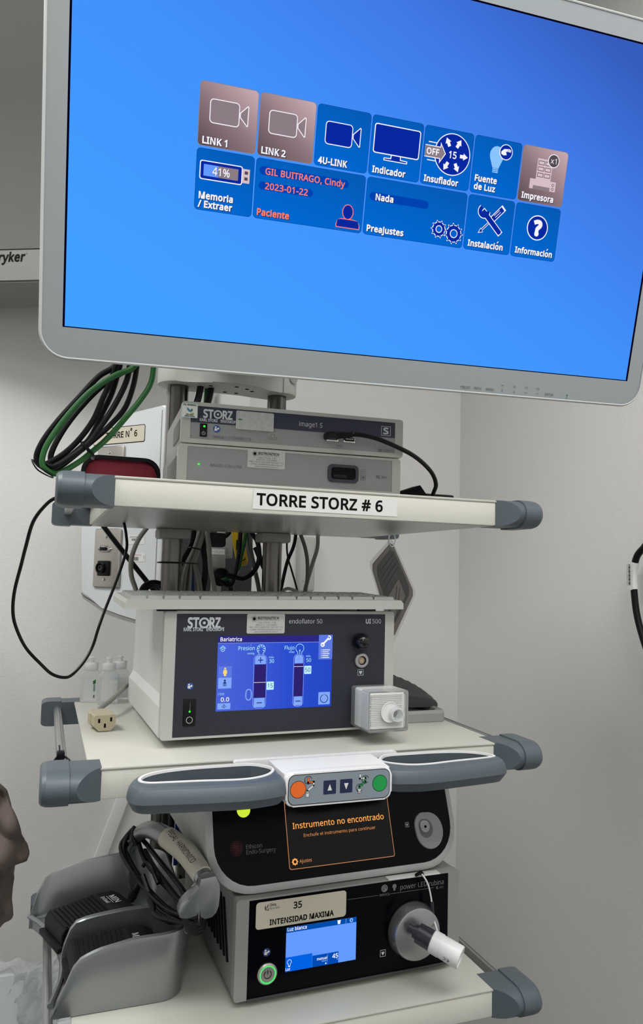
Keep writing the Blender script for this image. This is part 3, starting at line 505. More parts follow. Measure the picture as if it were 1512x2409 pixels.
q = MB(); q.box(-.158, -.131, -.0095, -.0058, .1400, .1525, .003, 2); q.cyl((-.1625, -.006, .1465), (-.1625, -.0105, .1465), .0022, n=8); q.cyl((-.1285, -.006, .1465), (-.1285, -.0105, .1465), .0022, n=8); obj('video_socket', q, M_chrome, p2)
q = MB(); q.box(-.155, -.137, -.0115, -.0092, .1425, .150, .0008); obj('video_socket_insert', q, M_black, p2)
q = MB(); q.box(-.1605, -.1285, -.011, -.0058, .092, .1225, .002, 2); q.lathe([(0, .011), (.006, .011), (.0061, .0085), (.001, .0085)], (-.1475, -.011, .108), (0, -1, 0), 24); obj('round_socket', q, M_black, p2)
q = MB(); q.lathe([(0, .0052), (.004, .0052), (.0041, .004), (.001, .004)], (-.1475, -.0115, .108), (0, -1, 0), 18); obj('socket_ring', q, M_dgrey, p2)
for lx0, lx1, z0, z1, kind in ((-90.5, -45, 1409, 1428, 0), (-87.5, -41.8, 1375, 1392.3, 1), (-168, -118, 1442, 1452, 2)):
    g = G((0, -.0004, 0)); g.rr(lx0, hz(z0), lx1, hz(z1), 1.2, M_label, 1)
    if kind == 0:
        g.text('Johnson & Johnson', lx0 + 5, hz(z1) - 6, 3.2, M_ink, x1=lx1 - 4, shear=.3)
        for k in range(11): g.rect(lx0 + 11 + k * 1.5, hz(z1) - 12, lx0 + 11.8 + k * 1.5 + (k % 3) * .25, hz(z1) - 7.5, M_inkg, 2)
    elif kind == 1:
        g.text('Johnson&Johnson', lx0 + 5, hz(z1) - 5, 2.2, mat('ink_red', (180, 40, 44), .6), x1=lx1 - 10)
        for k in range(12): g.rect(lx0 + 10 + k * 1.5, hz(z0) + 2, lx0 + 10.8 + k * 1.5 + (k % 3) * .25, hz(z1) - 8, M_inkg, 2)
        g.rect(lx1 - 4, hz(z0) + 5, lx1 - 3.2, hz(z1) - 5, M_ink, 2)
    else: g.text('TV COMODATO', lx0 + 4, hz(z0) + 2, 5, M_inkg, x1=lx1 - 2)
    g.done('sticker', t)

# ---------------------------------------------------------------- cart
WC, WS, T, ZT, ZM, ZB, D = .2408, .2548, .0333, 1.4631, 1.1515, .8508, .4453
cart = thing('equipment_cart', 'cream three-shelf hospital equipment cart with slate grey corner caps and two columns', 'cart', (0, 0, 0))
def capmesh(sx, front):
    b = MB(); rings = []
    h = T / 2 + .0005; zc = -T / 2 - .0004; N_ = 24
    for x, k in ((None, 1), ('crease', 1), (.2735, 1), (.274, 1.10), (.290, 1.10), (.2965, 1.07), (.3005, .98), (.3025, .82)):
        ring = []
        for i in range(N_ + 1):
            a = math.radians(-90 + 180 * i / N_); full = .0215 * k * math.cos(a) + .0002; xx, bl = x, full
            if x is None: xx, bl = .2413, .0002
            elif x == 'crease': xx = .2413 + full / .85
            ring.append((sx * xx, -bl, zc + h * k * math.sin(a)))
        xb = .2413 if x in (None, 'crease') else x; xb = .2414 if x == 'crease' else xb
        ring += [(sx * xb, .036, zc + h * k), (sx * xb, .036, zc - h * k)]
        if front < 0: ring = [(p[0], D - p[1], p[2]) for p in ring]
        rings.append(ring)
    b.loft(rings); return b
def shelf(z, top=False):
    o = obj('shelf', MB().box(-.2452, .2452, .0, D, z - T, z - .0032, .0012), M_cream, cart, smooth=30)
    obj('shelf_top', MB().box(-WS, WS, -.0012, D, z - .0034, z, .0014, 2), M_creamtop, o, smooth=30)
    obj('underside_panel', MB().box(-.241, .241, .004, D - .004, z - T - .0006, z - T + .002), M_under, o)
    for sx in (-1, 1):
        for fr in (1, -1):
            c_ = obj('corner_cap', capmesh(sx, fr), M_cap, o, smooth=16); c_.location = (0, 0, z)
        r = MB()
        r.box(min(sx * .2735, sx * .2845), max(sx * .2735, sx * .2845), .02, D - .02, z - .0200, z - .0065, .003, 2)
        r.box(min(sx * .2775, sx * .2805), max(sx * .2775, sx * .2805), .021, D - .021, z - .0075, z - .0055, .0007, 1)
        obj('side_rail', r, M_alu, o)
    return o
S_t, S_m, S_b = shelf(ZT), shelf(ZM), shelf(ZB)
for px in (-.111, .063):
    obj('column', MB().cyl((px, .42, .12), (px, .42, 1.674), .0168, n=36), M_tube, cart)
    for z in (ZT - T - .0005, ZM - T - .0005):
        obj('column_collar', MB().box(px - .026, px + .026, .394, .444, z - .017, z, .004, 2), M_trimg, cart)
obj('column_slot_strip', MB().box(-.1300, -.1262, .4125, .4275, ZT, 1.672), M_trimg, cart)
# bracket plate on top of the columns
pl = [(-.111 + .036 * math.cos(a), .42 + .036 * math.sin(a)) for a in [math.radians(q) for q in range(90, 271, 18)]]
pl += [(-.085, .380), (-.065, .365), (-.02, .358), (.015, .365), (.035, .382)]
pl += [(.063 + .034 * math.cos(a), .42 + .034 * math.sin(a)) for a in [math.radians(q) for q in range(-90, 91, 18)]]
pl += [(.03, .446), (.0, .437), (-.05, .437), (-.08, .448)]
br = obj('column_bracket', MB().prism([(x, y, 1.672) for x, y in pl], (0, 0, .055), .003, 2), M_boom, cart)
for x, y in ((-.078, .405), (-.062, .392), (-.072, .425), (-.020, .380), (.0, .388), (.012, .40), (-.03, .425), (-.01, .425)): obj('bolt_hole', MB().cyl((x, y, 1.6715), (x, y, 1.6724), .0035, n=12), M_blackm, br)
obj('bracket_bore', MB().cyl((.080, .3995, 1.70), (.084, .3895, 1.70), .0085, n=20), M_trimg, br); obj('bracket_gap', MB().box(.0640, .0648, .3845, .390, 1.671, 1.7275), M_trimg, br)
obj('mount_arm', MB().box(-.10, .06, .12, .40, 1.7275, 1.775, .006), M_boom, cart)
# cable channel with triangular slots behind the lower bay
ch = obj('cable_channel', MB().box(-.076, -.050, .452, .470, .60, ZM - T, .002), M_boomd, cart)
for k in range(10):
    z = .99 - k * .0245
    obj('slot', MB().prism([(-.0722, .4515, z), (-.0662, .4515, z + .007), (-.0722, .4515, z + .012)], (0, .001, 0)), M_blackm, ch)
obj('rear_shade_panel', MB().box(-.066, .083, .624, .640, 1.2, ZT + .02, .004), mat('rear_shade_grey', (58, 60, 62), .5), cart)  # grey backing panel added; its dark tone includes the shade behind the bay
obj('rear_cover', MB().box(-.045, .05, .455, .47, .60, ZM - T), M_blackm, cart)
obj('base_frame', MB().box(-.26, .26, -.02, .50, .10, .135, .008, 2), M_cream, cart)
for cx_ in (-.23, .23):
    for cy_ in (.01, .47):
        f_ = obj('castor_fork', MB().box(cx_ - .018, cx_ + .018, cy_ - .02, cy_ + .02, .055, .1005, .004), M_dgrey, cart)
        obj('castor_wheel', MB().cyl((cx_ - .013, cy_, .0455), (cx_ + .013, cy_, .0455), .045, n=28, bev=.004), M_black, f_)
# strip label on the top shelf
g = G((0, -.0005, ZT - .0317)); g.poly([(-86.6, 3.4), (98.8, 3.2), (99.2, 24.4), (-85.8, 27)], M_label, 1)
g.text('TORRE STORZ # 6', -82, 8.4, 13.1, M_ink, x1=79.2, l=2, bold=.022); g.done('strip_label', S_t)
# zip tie on the left rail of the middle shelf
q = MB(); q.tube([(-.283, .07, ZM - .001), (-.2895, .055, ZM - .006), (-.2915, .035, ZM - .014), (-.2905, .012, ZM - .022)], .0013, 6, 4)
q.tube([(-.281, .07, ZM - .0005), (-.272, .06, ZM - .005), (-.268, .045, ZM - .012)], .0013, 6, 4)
q.box(-.2855, -.277, .064, .076, ZM - .006, ZM + .0035, .0015); q.cyl((-.282, .07, ZM), (-.283, .078, ZM + .008), .0009, n=6)
tag(recentre(obj('cable_tie', q, M_black)), 'black cable tie around the left rail of the middle shelf', 'cable tie')

# push handle with keypad ------------------------------------------------
hd = bpy.data.objects.new('push_handle', None); C.objects.link(hd); hd.parent = cart; hd.location = (0, -.01, 1.1485); hd.empty_display_size = .02
def smoothloop(P, n):
    P = [Vector((x, y, 0)) for x, y in P]; N = len(P); Q = []
    for i in range(N):
        a, b_, c, d = P[i - 1], P[i], P[(i + 1) % N], P[(i + 2) % N]
        for k in range(n):
            t_ = k / n; Q.append(0.5 * ((2 * b_) + (c - a) * t_ + (2 * a - 5 * b_ + 4 * c - d) * t_ ** 2 + (3 * b_ - a - 3 * c + d) * t_ ** 3))
    return Q
def grip(sx):
    hole = [(-.0665, -.040), (-.073, -.026), (-.086, -.0165), (-.115, -.0155), (-.150, -.0165), (-.180, -.0225), (-.1985, -.034), (-.2065, -.050), (-.200, -.0605), (-.180, -.0635), (-.150, -.0665), (-.112, -.072), (-.090, -.0690), (-.074, -.0575)]
    outr = [(-.0610, -.040), (-.0610, -.020), (-.080, -.0105), (-.115, -.0095), (-.150, -.0098), (-.187, -.012), (-.2100, -.024), (-.2205, -.050), (-.2135, -.0765), (-.185, -.0835), (-.150, -.0885), (-.112, -.0925), (-.085, -.0905), (-.0610, -.0790)]
    if sx > 0: hole = [(-x, y * .9 if y < -.05 else y) for x, y in hole]; outr = [(-x, y * .9 if y < -.05 else y) for x, y in outr]
    H, O = smoothloop(hole, 10), smoothloop(outr, 10); N = len(H)
    bt = -.0265
    def ring(i):
        h_, o_ = H[i], O[i]; d_ = o_ - h_; wd = d_.length; e = d_ / wd
        thin = wd < .012
        out = [(h_, bt + .006), (h_ + e * min(.004, wd * .3), bt), (o_ - e * min(.0085, wd * .4), bt), (o_ - e * min(.0058, wd * .3), bt + .0025), (o_, -.0160), (o_ - e * min(.0006, wd * .06), -.0110), (o_ - e * min(.0022, wd * .2), -.006), (o_ - e * min(.0045, wd * .33), -.0028), (o_ - e * min(.008, wd * .5), -.0008), (h_ + e * min(.0035, wd * .35), .0004), (h_, -.001)]
        return [(v.x, v.y + .01, z) for v, z in out]
    R = [ring(i) for i in range(N)]; R.append(R[0])
    o = obj('grip', MB().loft(R, cap=False), M_cap, hd, smooth=21)
    rim = MB(); W_ = []
    for i in range(N):
        h_, o_ = H[i], O[i]; d_ = o_ - h_; wd = d_.length; e = d_ / wd; k = min(.0032, wd * .4)
        W_.append([(v.x, v.y + .01, z) for v, z in ((h_ - e * .0003, -.0012), (h_ + e * .0001, .0013), (h_ + e * k, .0012), (h_ + e * (k + .0004), -.0015))])
    W_.append(W_[0]); rim.loft(W_, cap=False); rm = obj('rim', rim, M_white, hd, smooth=50)
grip(-1); grip(1)
b = MB(); b.loft([[(-.0622, -.006, -.0265), (-.0622, -.006, .0032), (.0622, -.006, .0032), (.0622, -.006, -.0265)],
                  [(-.0622, -.035, -.0265), (-.0622, -.035, .0026), (.0622, -.035, .0026), (.0622, -.035, -.0265)],
                  [(-.0610, -.060, -.0265), (-.0610, -.060, .0018), (.0610, -.060, .0018), (.0610, -.060, -.0265)]])
b.prism([(x, .0, z) for x, z in rrpts(-.100, -.010, .100, .0028, .003)], (0, .0085, 0))
body = obj('handle_body', b, M_white, hd, smooth=40)
b = MB(); b.prism([(x, -.0665, z) for x, z in rrpts(-.0612, -.0312, .0612, .0035, .0085)], (0, .014, 0), .0018, 2); obj('keypad_frame', b, M_white, hd, smooth=40)
g = G((0, -.0667, -.0305))
g.rr(-58.6, 1.2, 58.6, 32.6, 7.6, M_ink, 1); g.rr(-57.9, 1.9, 57.9, 31.9, 7, M_foilgrey, 2)
for x, mt in ((-47.5, M_orange), (46.5, M_grn)): g.circ(x, 17.3, 8.9, M_ink, 3, 32); g.circ(x, 17.3, 8.4, mt, 4, 32)
for x, up in ((-12, 1), (6.9, -1)):
    g.rr(x - 7.2, 10, x + 7.2, 24.4, 1, mat('keypad_navy', (22, 32, 72), .5), 3); g.poly([(x - 2.6, 17 - 3.2 * up), (x + 2.6, 17 - 3.2 * up), (x, 17 + 3.6 * up)], M_label, 4)
def boomicon(x, c1, c2, arr):
    g.rect(x - 2, 8.6, x + 2, 13.6, M_ink, 3); g.rect(x - 1.6, 9, x + 1.6, 13.2, M_label if arr else M_label, 4)
    g.line([(x, 13.5), (x, 15.5), (x + 6.6, 20.4), (x + 6.6, 24)], 2.4, M_ink, 3); g.line([(x, 13.5), (x, 15.5), (x + 6.6, 20.4), (x + 6.6, 24)], 1.8, c2, 4)
    g.line([(x + 6.6, 24), (x + .5, 24), (x + .5, 27.5)], 2.4, M_ink, 3); g.line([(x + 6.6, 24), (x + .5, 24), (x + .5, 27.5)], 1.8, c1, 4)
    g.arc(x + .5 if not arr else x + 6.6, 26.4 if not arr else 22.6, 4.0, .5, 20, 320, M_ink, 5, 16)
    if arr: g.arc(x, 14.2, 4.0, .5, 20, 320, M_ink, 5, 16)
boomicon(-37, M_orange, M_label, 0); boomicon(22.5, M_label, M_grn, 1)
g.done('keypad', hd)

# ---------------------------------------------------------------- large monitor
mon = thing('surgical_monitor', 'large pale grey widescreen medical monitor showing a blue tile menu', 'monitor', (.0394, -.1052, 1.8076), (1.8391, -.0192, -.0502))
W2, H2 = .35065, .19815
oX, oB, oT = .3740, -.2316, .2240
b = MB(); out = rrpts(-oX + .003, oB + .003, oX - .003, oT - .003, .026, 8); n8 = len(out)
b.loft([[(x, y, .0) for x, y in out], [(x, y, -.006) for x, y in out]], cap=False)
inn = [(-W2, -H2), (W2, -H2), (W2, H2), (-W2, H2)]
def ringfill(mb, O, I, z):     # O starts at lower right arc; corners matched in order
    Ov = [mb.bm.verts.new((x, y, z)) for x, y in O]; k = len(O) // 4
    Iv = [mb.bm.verts.new((x, y, z)) for x, y in (I[1], I[2], I[3], I[0])]
    for c_ in range(4):
        seg = Ov[c_ * k:(c_ + 1) * k]
        for a, d in zip(seg, seg[1:]): mb.face([a, d, Iv[c_]])
        mb.face([seg[-1], Ov[((c_ + 1) * k) % len(O)], Iv[(c_ + 1) % 4], Iv[c_]])
ringfill(b, out, inn, 0.0)
bez = obj('bezel', b, M_monbez, mon, smooth=30)
b = MB(); e0 = rrpts(-oX, oB, oX, oT, .029, 8); e1 = rrpts(-oX + .0032, oB + .0032, oX - .0032, oT - .0032, .0258, 8)
b.loft([[(x, y, .0006) for x, y in e1], [(x, y, .001) for x, y in rrpts(-oX + .0018, oB + .0018, oX - .0018, oT - .0018, .0272, 8)], [(x, y, -.001) for x, y in e0], [(x, y, -.022) for x, y in e0]], cap=False)
obj('edge_trim', b, M_monedge, mon, smooth=60)
b = MB(); b.loft([[(x, y, -.021) for x, y in e0], [(x * .99, y * .99, -.03) for x, y in e0], [(x * .93, y * .9, -.055) for x, y in e0]]); obj('rear_shell', b, M_monedge, mon, smooth=30)
obj('mount_block', MB().box(-.10, .06, -.11, .10, -.13, -.05, .008), M_boom, mon)
b = MB(); b.box(-W2 - .001, W2 + .001, -H2 - .001, H2 + .001, -.004, -.0012); scr_b = obj('screen_border', b, emi('lit_black', (6, 4, 26)), mon)
g = G((0, 0, -.0009), uy=(0, 1, 0), n=(0, 0, 1))
SCR = emi_grad('menu_angle_falloff', [(0, (66, 160, 255)), (.45, (66, 145, 252)), (.75, (64, 122, 230)), (1, (54, 92, 190))], .55, .65, -.12)  # menu blue with the LCD's viewing-angle falloff put into the gradient
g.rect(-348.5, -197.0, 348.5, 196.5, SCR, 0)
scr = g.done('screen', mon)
TILE = emi_grad('tile_blue', [(0, (0, 106, 214)), (1, (6, 90, 178))], .3, .7)
TILD = emi_grad('tile_dim', [(0, (88, 72, 78)), (.5, (140, 118, 124)), (1, (196, 168, 174))], .45, .6)
def tile(x0, y0, x1, y1, mt):
    g = G((0, 0, -.0008), uy=(0, 1, 0), n=(0, 0, 1))
    g.rr(x0, y0, x1, y1, 4.2, E_edge if mt is TILE else E_grey, 1); g.rr(x0 + .5, y0 + .5, x1 - .5, y1 - .5, 3.8, mt, 2)
    return g
def cap_(g, st, x0, y0, x1, mt=None, cap=6.4): g.text(st, x0, y0, cap, mt or E_txt, x1=x1, l=5, bold=.03, shadow=E_shadow, off=(.7, -.7))
def camera_icon(g, x, fill):
    g.rr(x, 22.6, x + 31.4, 46.4, 4, E_txt, 3); g.rr(x + .9, 23.5, x + 30.5, 45.5, 3.2, fill, 4)
    g.out([(x + 32, 33), (x + 39.6, 25.2), (x + 40.4, 25.8), (x + 40.4, 44), (x + 39.6, 44.6), (x + 32, 37)], E_txt, fill, .9, 4)
X = [-222.6 + 63.1 * k for k in range(7)]
Y1, Y2, Y3, Y4 = 61.9, -.6, -2.7, -64.1
g = tile(X[0], Y2, X[0] + 61.6, Y1, TILD); camera_icon(g, -211.6, E_grey); cap_(g, 'LINK 1', -217.6, 2.0, -191.4); g.done('menu_tile', scr)
g = tile(X[1], Y2, X[1] + 61.6, Y1, TILD); camera_icon(g, -149, E_grey); cap_(g, 'LINK 2', -155, 2.0, -128.3); g.done('menu_tile', scr)
g = tile(X[2], Y2, X[2] + 61.6, Y1, TILE); camera_icon(g, -86.2, E_navy); cap_(g, '4U-LINK', -92, 2.2, -58.2); g.done('menu_tile', scr)
g = tile(X[3], Y2, X[3] + 61.6, Y1, TILE)
g.poly([(-8, 25), (3.6, 25), (4, 20), (12, 19.6), (12, 16.6), (-16.6, 16.6), (-16.6, 19.6), (-8.6, 20)], E_txt, 3); g.poly([(-7, 25), (2.6, 25), (3, 19), (11, 18.7), (11, 17.5), (-15.6, 17.5), (-15.6, 18.7), (-7.6, 19)], E_navy, 4)
g.rr(-30.2, 22.8, 25.4, 53.6, 3, E_txt, 5); g.rr(-29.1, 23.9, 24.3, 52.5, 2.2, E_navy, 6); cap_(g, 'Indicador', -28.8, 2.6, 11.2); g.done('menu_tile', scr)
g = tile(X[4], Y2, X[4] + 61.6, Y1, TILE)
g.circ(66.2, 35.6, 22.6, E_txt, 3, 40); g.circ(66.2, 35.6, 21.6, E_navy, 4, 40)
for a in (62, 118, 0, -62, -118):
    ca, sa = math.cos(math.radians(a)), math.sin(math.radians(a)); R_ = lambda u, v: (66.2 + u * ca - v * sa, 35.2 + u * sa + v * ca)
    g.poly([R_(*p) for p in ((9.6, -1.9), (14, -1.9), (14, -3.8), (19.6, 0), (14, 3.8), (14, 1.9), (9.6, 1.9))], E_txt, 5)
g.poly([(32, 41.5), (50.5, 41.5), (50.5, 46.5), (58, 35), (50.5, 23.5), (50.5, 28.5), (32, 28.5)], E_txt, 5); g.poly([(32, 40.6), (51.4, 40.6), (51.4, 43.6), (56.8, 35), (51.4, 26.4), (51.4, 29.4), (32, 29.4)], E_grey, 6)
g.line([(36, 44.8), (46, 44.8)], 1, E_txt, 5); g.line([(36, 25.6), (46, 25.6)], 1, E_txt, 5)
g.text('OFF', 34, 31.8, 6.4, E_txt, x1=49.4, l=7, bold=.02); g.text('15', 61.6, 31.6, 7.2, E_txt, x1=71.4, l=7, bold=.016); cap_(g, 'Insuflador', 34, 2.8, 77.4); g.done('menu_tile', scr)
g = tile(X[5], Y2, X[5] + 61.6, Y1, TILE)
g.poly([(122.6 + 9 * math.cos(math.radians(a)), 43.8 + 10 * math.sin(math.radians(a))) for a in range(-35, 216, 15)] + [(118.6, 30), (126.6, 30)], E_pale, 3)
for z in (29, 27.2, 25.4): g.rect(118.9, z - .6, 126.4, z + .6, E_pale, 4)
g.circ(133.9, 48.9, 8.7, E_txt, 5, 30); g.circ(133.9, 48.9, 7.8, E_navy, 6, 30)
g.poly([(127.5, 49), (131, 52), (138, 52.8), (140.2, 51.6), (139.6, 49.4), (133.5, 49.6), (135, 46), (131, 45), (127.6, 46.4)], E_txt, 7)
g.line([(136, 51.5), (139, 50.5)], .5, E_navy, 8); g.line([(135, 50.5), (138, 49)], .5, E_navy, 8)
cap_(g, 'Fuente', 97.6, 12.7, 126.4); cap_(g, 'de Luz', 97.6, 3.6, 125.4); g.done('menu_tile', scr)
g = tile(X[6], Y2, X[6] + 61.6, Y1, TILD)
g.rect(177.2, 26, 197.6, 49.6, E_pink, 3)
for i in range(2):
    for j in range(3): g.line([(178.8 + i * 9.4, 29.4 + j * 6.8), (186.4 + i * 9.4, 29.4 + j * 6.8), (186.4 + i * 9.4, 33.4 + j * 6.8), (178.8 + i * 9.4, 33.4 + j * 6.8)], .7, E_dkgrey, 4, True)
g.rect(169.8, 15, 205.2, 26.2, E_pink, 4); g.rect(174.5, 15, 197.5, 19, E_grey, 5); g.circ(201.4, 22.6, 1.7, E_dkgrey, 5, 14); g.circ(201.4, 22.6, 1.1, E_pink, 6, 14); g.circ(201.4, 18, 1.7, E_dkgrey, 5, 14); g.circ(201.4, 18, 1.1, E_pink, 6, 14)
g.circ(198.2, 49.2, 7.7, E_txt, 7, 30); g.circ(198.2, 49.2, 6.8, E_dkgrey, 8, 30); g.text('x1', 194, 46.2, 6, E_txt, x1=202, l=9)
cap_(g, 'Impresora', 161, 3.2, 204.6); g.done('menu_tile', scr)
g = tile(X[0], Y4, X[0] + 61.6, Y3, TILE)
g.rr(-218.8, -33.4, -173.4, -14.4, 2.4, E_txt, 3); g.rr(-217.8, -32.4, -174.4, -15.4, 1.8, E_navy, 4); g.rect(-214.6, -29.6, -178, -18.2, E_grey, 5)
g.rect(-214.6, -29.6, -199.6, -18.2, E_lb, 6); g.rect(-173.4, -30.8, -165.6, -16.6, E_pink, 3)
for z in (-20.4, -26.4): g.rr(-171.2, z - 1.6, -167.6, z + 1.6, .6, E_dkgrey, 4)
g.text('41%', -205.4, -27.8, 7.6, E_txt, x1=-187, l=8, bold=.012, shadow=E_shadow); cap_(g, 'Memoria', -218.4, -52.3, -182); cap_(g, '/ Extraer', -219, -61, -182.2); g.done('menu_tile', scr)
g = tile(X[1], Y4, X[2] + 61.6, Y3, TILE)
g.rr(-155.4, -19.2, -54.4, -10.6, 4.3, E_navy2, 3); g.rr(-155.2, -34.2, -94.6, -26, 4.1, E_navy2, 3)
g.text('GIL BUITRAGO, Cindy', -149, -18.4, 6.4, E_coral, x1=-58.8, l=5, bold=.016); g.text('2023-01-22', -148.4, -33.2, 6.4, E_coral, x1=-100.4, l=5, bold=.016)
cap_(g, 'Paciente', -155.4, -60.4, -119.4, E_coral)
def man(mt, e, l): g.circ(-52.7, -43.6, 6.6 - e, mt, l, 26, 8.2 - e); g.poly([(-65.8 + e, -60.8 + e), (-37.6 - e, -60.8 + e), (-37.6 - e, -56.5), (-40, -52.2), (-45, -50.8 - e), (-60, -50.8 - e), (-64, -52.6), (-65.8 + e, -57)], mt, l)
man(E_coral, 0, 3); man(E_navy, .9, 4); g.done('menu_tile', scr)
g = tile(X[3], Y4, X[4] + 61.6, Y3, TILE)
g.rr(-28.8, -27, 43.4, -18.2, 4.4, E_navy2, 3); cap_(g, 'Nada', -21.7, -26, -.2); cap_(g, 'Preajustes', -29, -60.1, 16)
def gear(g, x, y, r, mo, mi, hole, l, nt=10, wd=.9):
    def ol(e):
        p = []
        for k in range(nt):
            for da, rr_ in ((-.34, r - e), (-.16, r - e), (-.10, r * 1.2 - e), (.10, r * 1.2 - e), (.16, r - e)):
                a = 2 * PI * (k + da) / nt; p.append((x + rr_ * math.cos(a), y + rr_ * math.sin(a)))
        return p
    g.poly(ol(0), mo, l); g.poly(ol(wd), mi, l + 1); g.circ(x, y, r * .5, mo, l + 2, 20); g.circ(x, y, r * .5 - wd, hole, l + 3, 20)
gear(g, 59.4, -46.6, 8.4, E_txt, E_navy, TILE, 3); gear(g, 78.6, -49.2, 9.8, E_txt, E_navy, TILE, 6, 11); g.done('menu_tile', scr)
g = tile(X[5], Y4, X[5] + 61.6, Y3, TILE)
for e, mt, l in ((0, E_txt, 3), (.9, E_navy, 4)):
    g.line([(113 + e, -41 + e), (126, -27.5)], 2.6 - 1.6 * e, mt, l); g.line([(126, -27.5), (138 - e, -14.5 - e)], 7.6 - 2 * e, mt, l)
    g.poly([(109.6 + e * 1.4, -44 + e * 1.2), (116.6 - e, -42.4 + e * .4), (112.6 + e * .2, -38 - e)], mt, l)
for e, mt, l in ((0, E_txt, 5), (.9, E_navy, 6)):
    g.line([(115, -20.5), (136.6 - e * .4, -39.6 + e * .4)], 7.4 - 2 * e, mt, l); g.circ(136.8, -39.8, 3.7 - e, mt, l, 16)
    g.arc(114.6, -19.2, 5.0, 6.4 - 2 * e, 150 - e * 6 - 20, 400 + e * 6 + 0 - 40, mt, l, 22)
for k in range(3): g.line([(128.4 + k * 1.8, -22.2 - k * 1.7), (134.4 + k * 1.8, -15.8 - k * 1.7)], .6, E_txt, 7)
cap_(g, 'Instalación', 98.2, -59.6, 144.8); g.done('menu_tile', scr)
g = tile(X[6], Y4, X[6] + 61.6, Y3, TILE)
g.circ(188.2, -28, 14.4, E_txt, 3, 36); g.circ(188.2, -28, 13.2, E_navy, 4, 36); g.text('?', 188.2, -36, 15.6, E_txt, l=5, bold=.05, align='C'); cap_(g, 'Información', 161.6, -59.4, 213); g.done('menu_tile', scr)
g = G((0, 0, .0002), uy=(0, 1, 0), n=(0, 0, 1))
for st, x0, x1 in (('PRESET', 111, 124.2), ('INPUT', 128.7, 139.6), ('MENU', 145.6, 156.8), ('ENTER', 230.1, 242)): g.text(st, x0, -225.6, 3.1, M_inkg, x1=x1)
for st, x, dv in (('F1', 168.2, ((.9, 1.5), (-.9, 0), (.9, -1.5))), ('F2', 185.1, ((-.9, 1.5), (.9, 0), (-.9, -1.5))), ('F3', 202, ((-1.6, .8), (0, -.8), (1.6, .8))), ('F4', 218.7, ((-1.6, -.8), (0, .8), (1.6, -.8)))):
    g.text(st, x, -219.6, 2.6, M_inkg, align='C'); g.line([(x + a, -224.4 + q) for a, q in dv], .35, M_inkg)
g.circ(262.3, -223.2, 1.0, mat('led_green_dark', (20, 90, 70), .4), 2, 12); g.line([(262.4, -225), (262.5, -230)], .4, mat('led_green_dark', (20, 90, 70)), 2)
g.done('button_legend', mon)

# ---------------------------------------------------------------- rack devices
def device(name, label, cat, loc, yaw, wd, h, d, m_frame, m_panel, pu, pv, m_case, feet=.006, flare=False):
    t = thing(name, label, cat, loc, (0, 0, yaw)); w2 = wd / 2
    p0, p1 = pu; v0, v1 = pv
    fr = MB(); R = .004
    o_ = rrpts(-w2, 0, w2, h, R, 3); i_ = [(p0, v0), (p1, v0), (p1, v1), (p0, v1)]
    fr.loft([[(x, .001, z) for x, z in o_], [(x, .014, z) for x, z in o_]], cap=False)
    def rf(mb, O, I, y):
        Ov = [mb.bm.verts.new((x, y, z)) for x, z in O]; k = len(O) // 4
        Iv = [mb.bm.verts.new((x, y, z)) for x, z in (I[1], I[2], I[3], I[0])]
        for c_ in range(4):
            sg = Ov[c_ * k:(c_ + 1) * k]
            for a, e in zip(sg, sg[1:]): mb.face([a, e, Iv[c_]])
            mb.face([sg[-1], Ov[((c_ + 1) * k) % len(O)], Iv[(c_ + 1) % 4], Iv[c_]])
    rf(fr, o_, i_, .001); obj('front_frame', fr, m_frame, t, smooth=30)
    obj('front_panel', MB().box(p0, p1, .0014, .006, v0, v1), m_panel, t)
    cs = MB()
    if flare: pr = [(-w2 + .0005, .001), (-w2 + .0005, .036), (-w2 + .007, .046), (-w2 + .007, h - .002), (w2 - .007, h - .002), (w2 - .007, .046), (w2 - .0005, .036), (w2 - .0005, .001)]
    else: pr = [(-w2 + .002, .001), (-w2 + .002, h - .0015), (w2 - .002, h - .0015), (w2 - .002, .001)]
    cs.prism([(x, .012, z) for x, z in pr], (0, d - .012, 0), .0012, 1); obj('casing', cs, m_case, t, smooth=25)
    for fx in (-w2 + .03, w2 - .03):
        for fy in (.055, d - .03): obj('foot', MB().cyl((fx, fy, -feet), (fx, fy, .0012), .011, n=16), M_black, t)
    return t
def storz(g, x0, x1, y0, y1, k0, k1, kv, mt=M_print, cut=False):
    c_ = y1 - y0; w_ = x1 - x0
    g.text('ST', x0, y0, c_, mt, x1=x0 + .345 * w_, bold=.034); g.text('RZ', x0 + .655 * w_, y0, c_, mt, x1=x1, bold=.034)
    cx, cy = x0 + .50 * w_, y0 + c_ * .5; g.arc(cx, cy, c_ * .46, c_ * .19, 0, 360, mt, 2, 26); g.circ(cx, cy, c_ * .15, mt, 2, 14)
    q = (k1 - k0); g.text('KARL STORZ', k0, kv, c_ * .34, mt, x1=k0 + .47 * q, bold=.025); g.text('ENDOSKOPE', k0 + .55 * q, kv, c_ * .34, mt, x1=k0 + (.985) * q, bold=.025)
def bookman(g, x, y, r, bg=M_blueicon):
    g.circ(x, y, r, bg, 2, 24); g.circ(x - r * .3, y + r * .45, r * .26, M_label, 3, 12)
    g.poly([(x - r * .62, y - r * .55), (x - r * .62, y + r * .1), (x - r * .1, y + r * .12), (x + r * .2, y - r * .1), (x, y - r * .3), (x + r * .2, y - r * .62)], M_label, 3)
    g.poly([(x - .02 * r, y), (x + .45 * r, y + .45 * r), (x + .82 * r, y + .1 * r), (x + .3 * r, y - .3 * r)], M_label, 3)
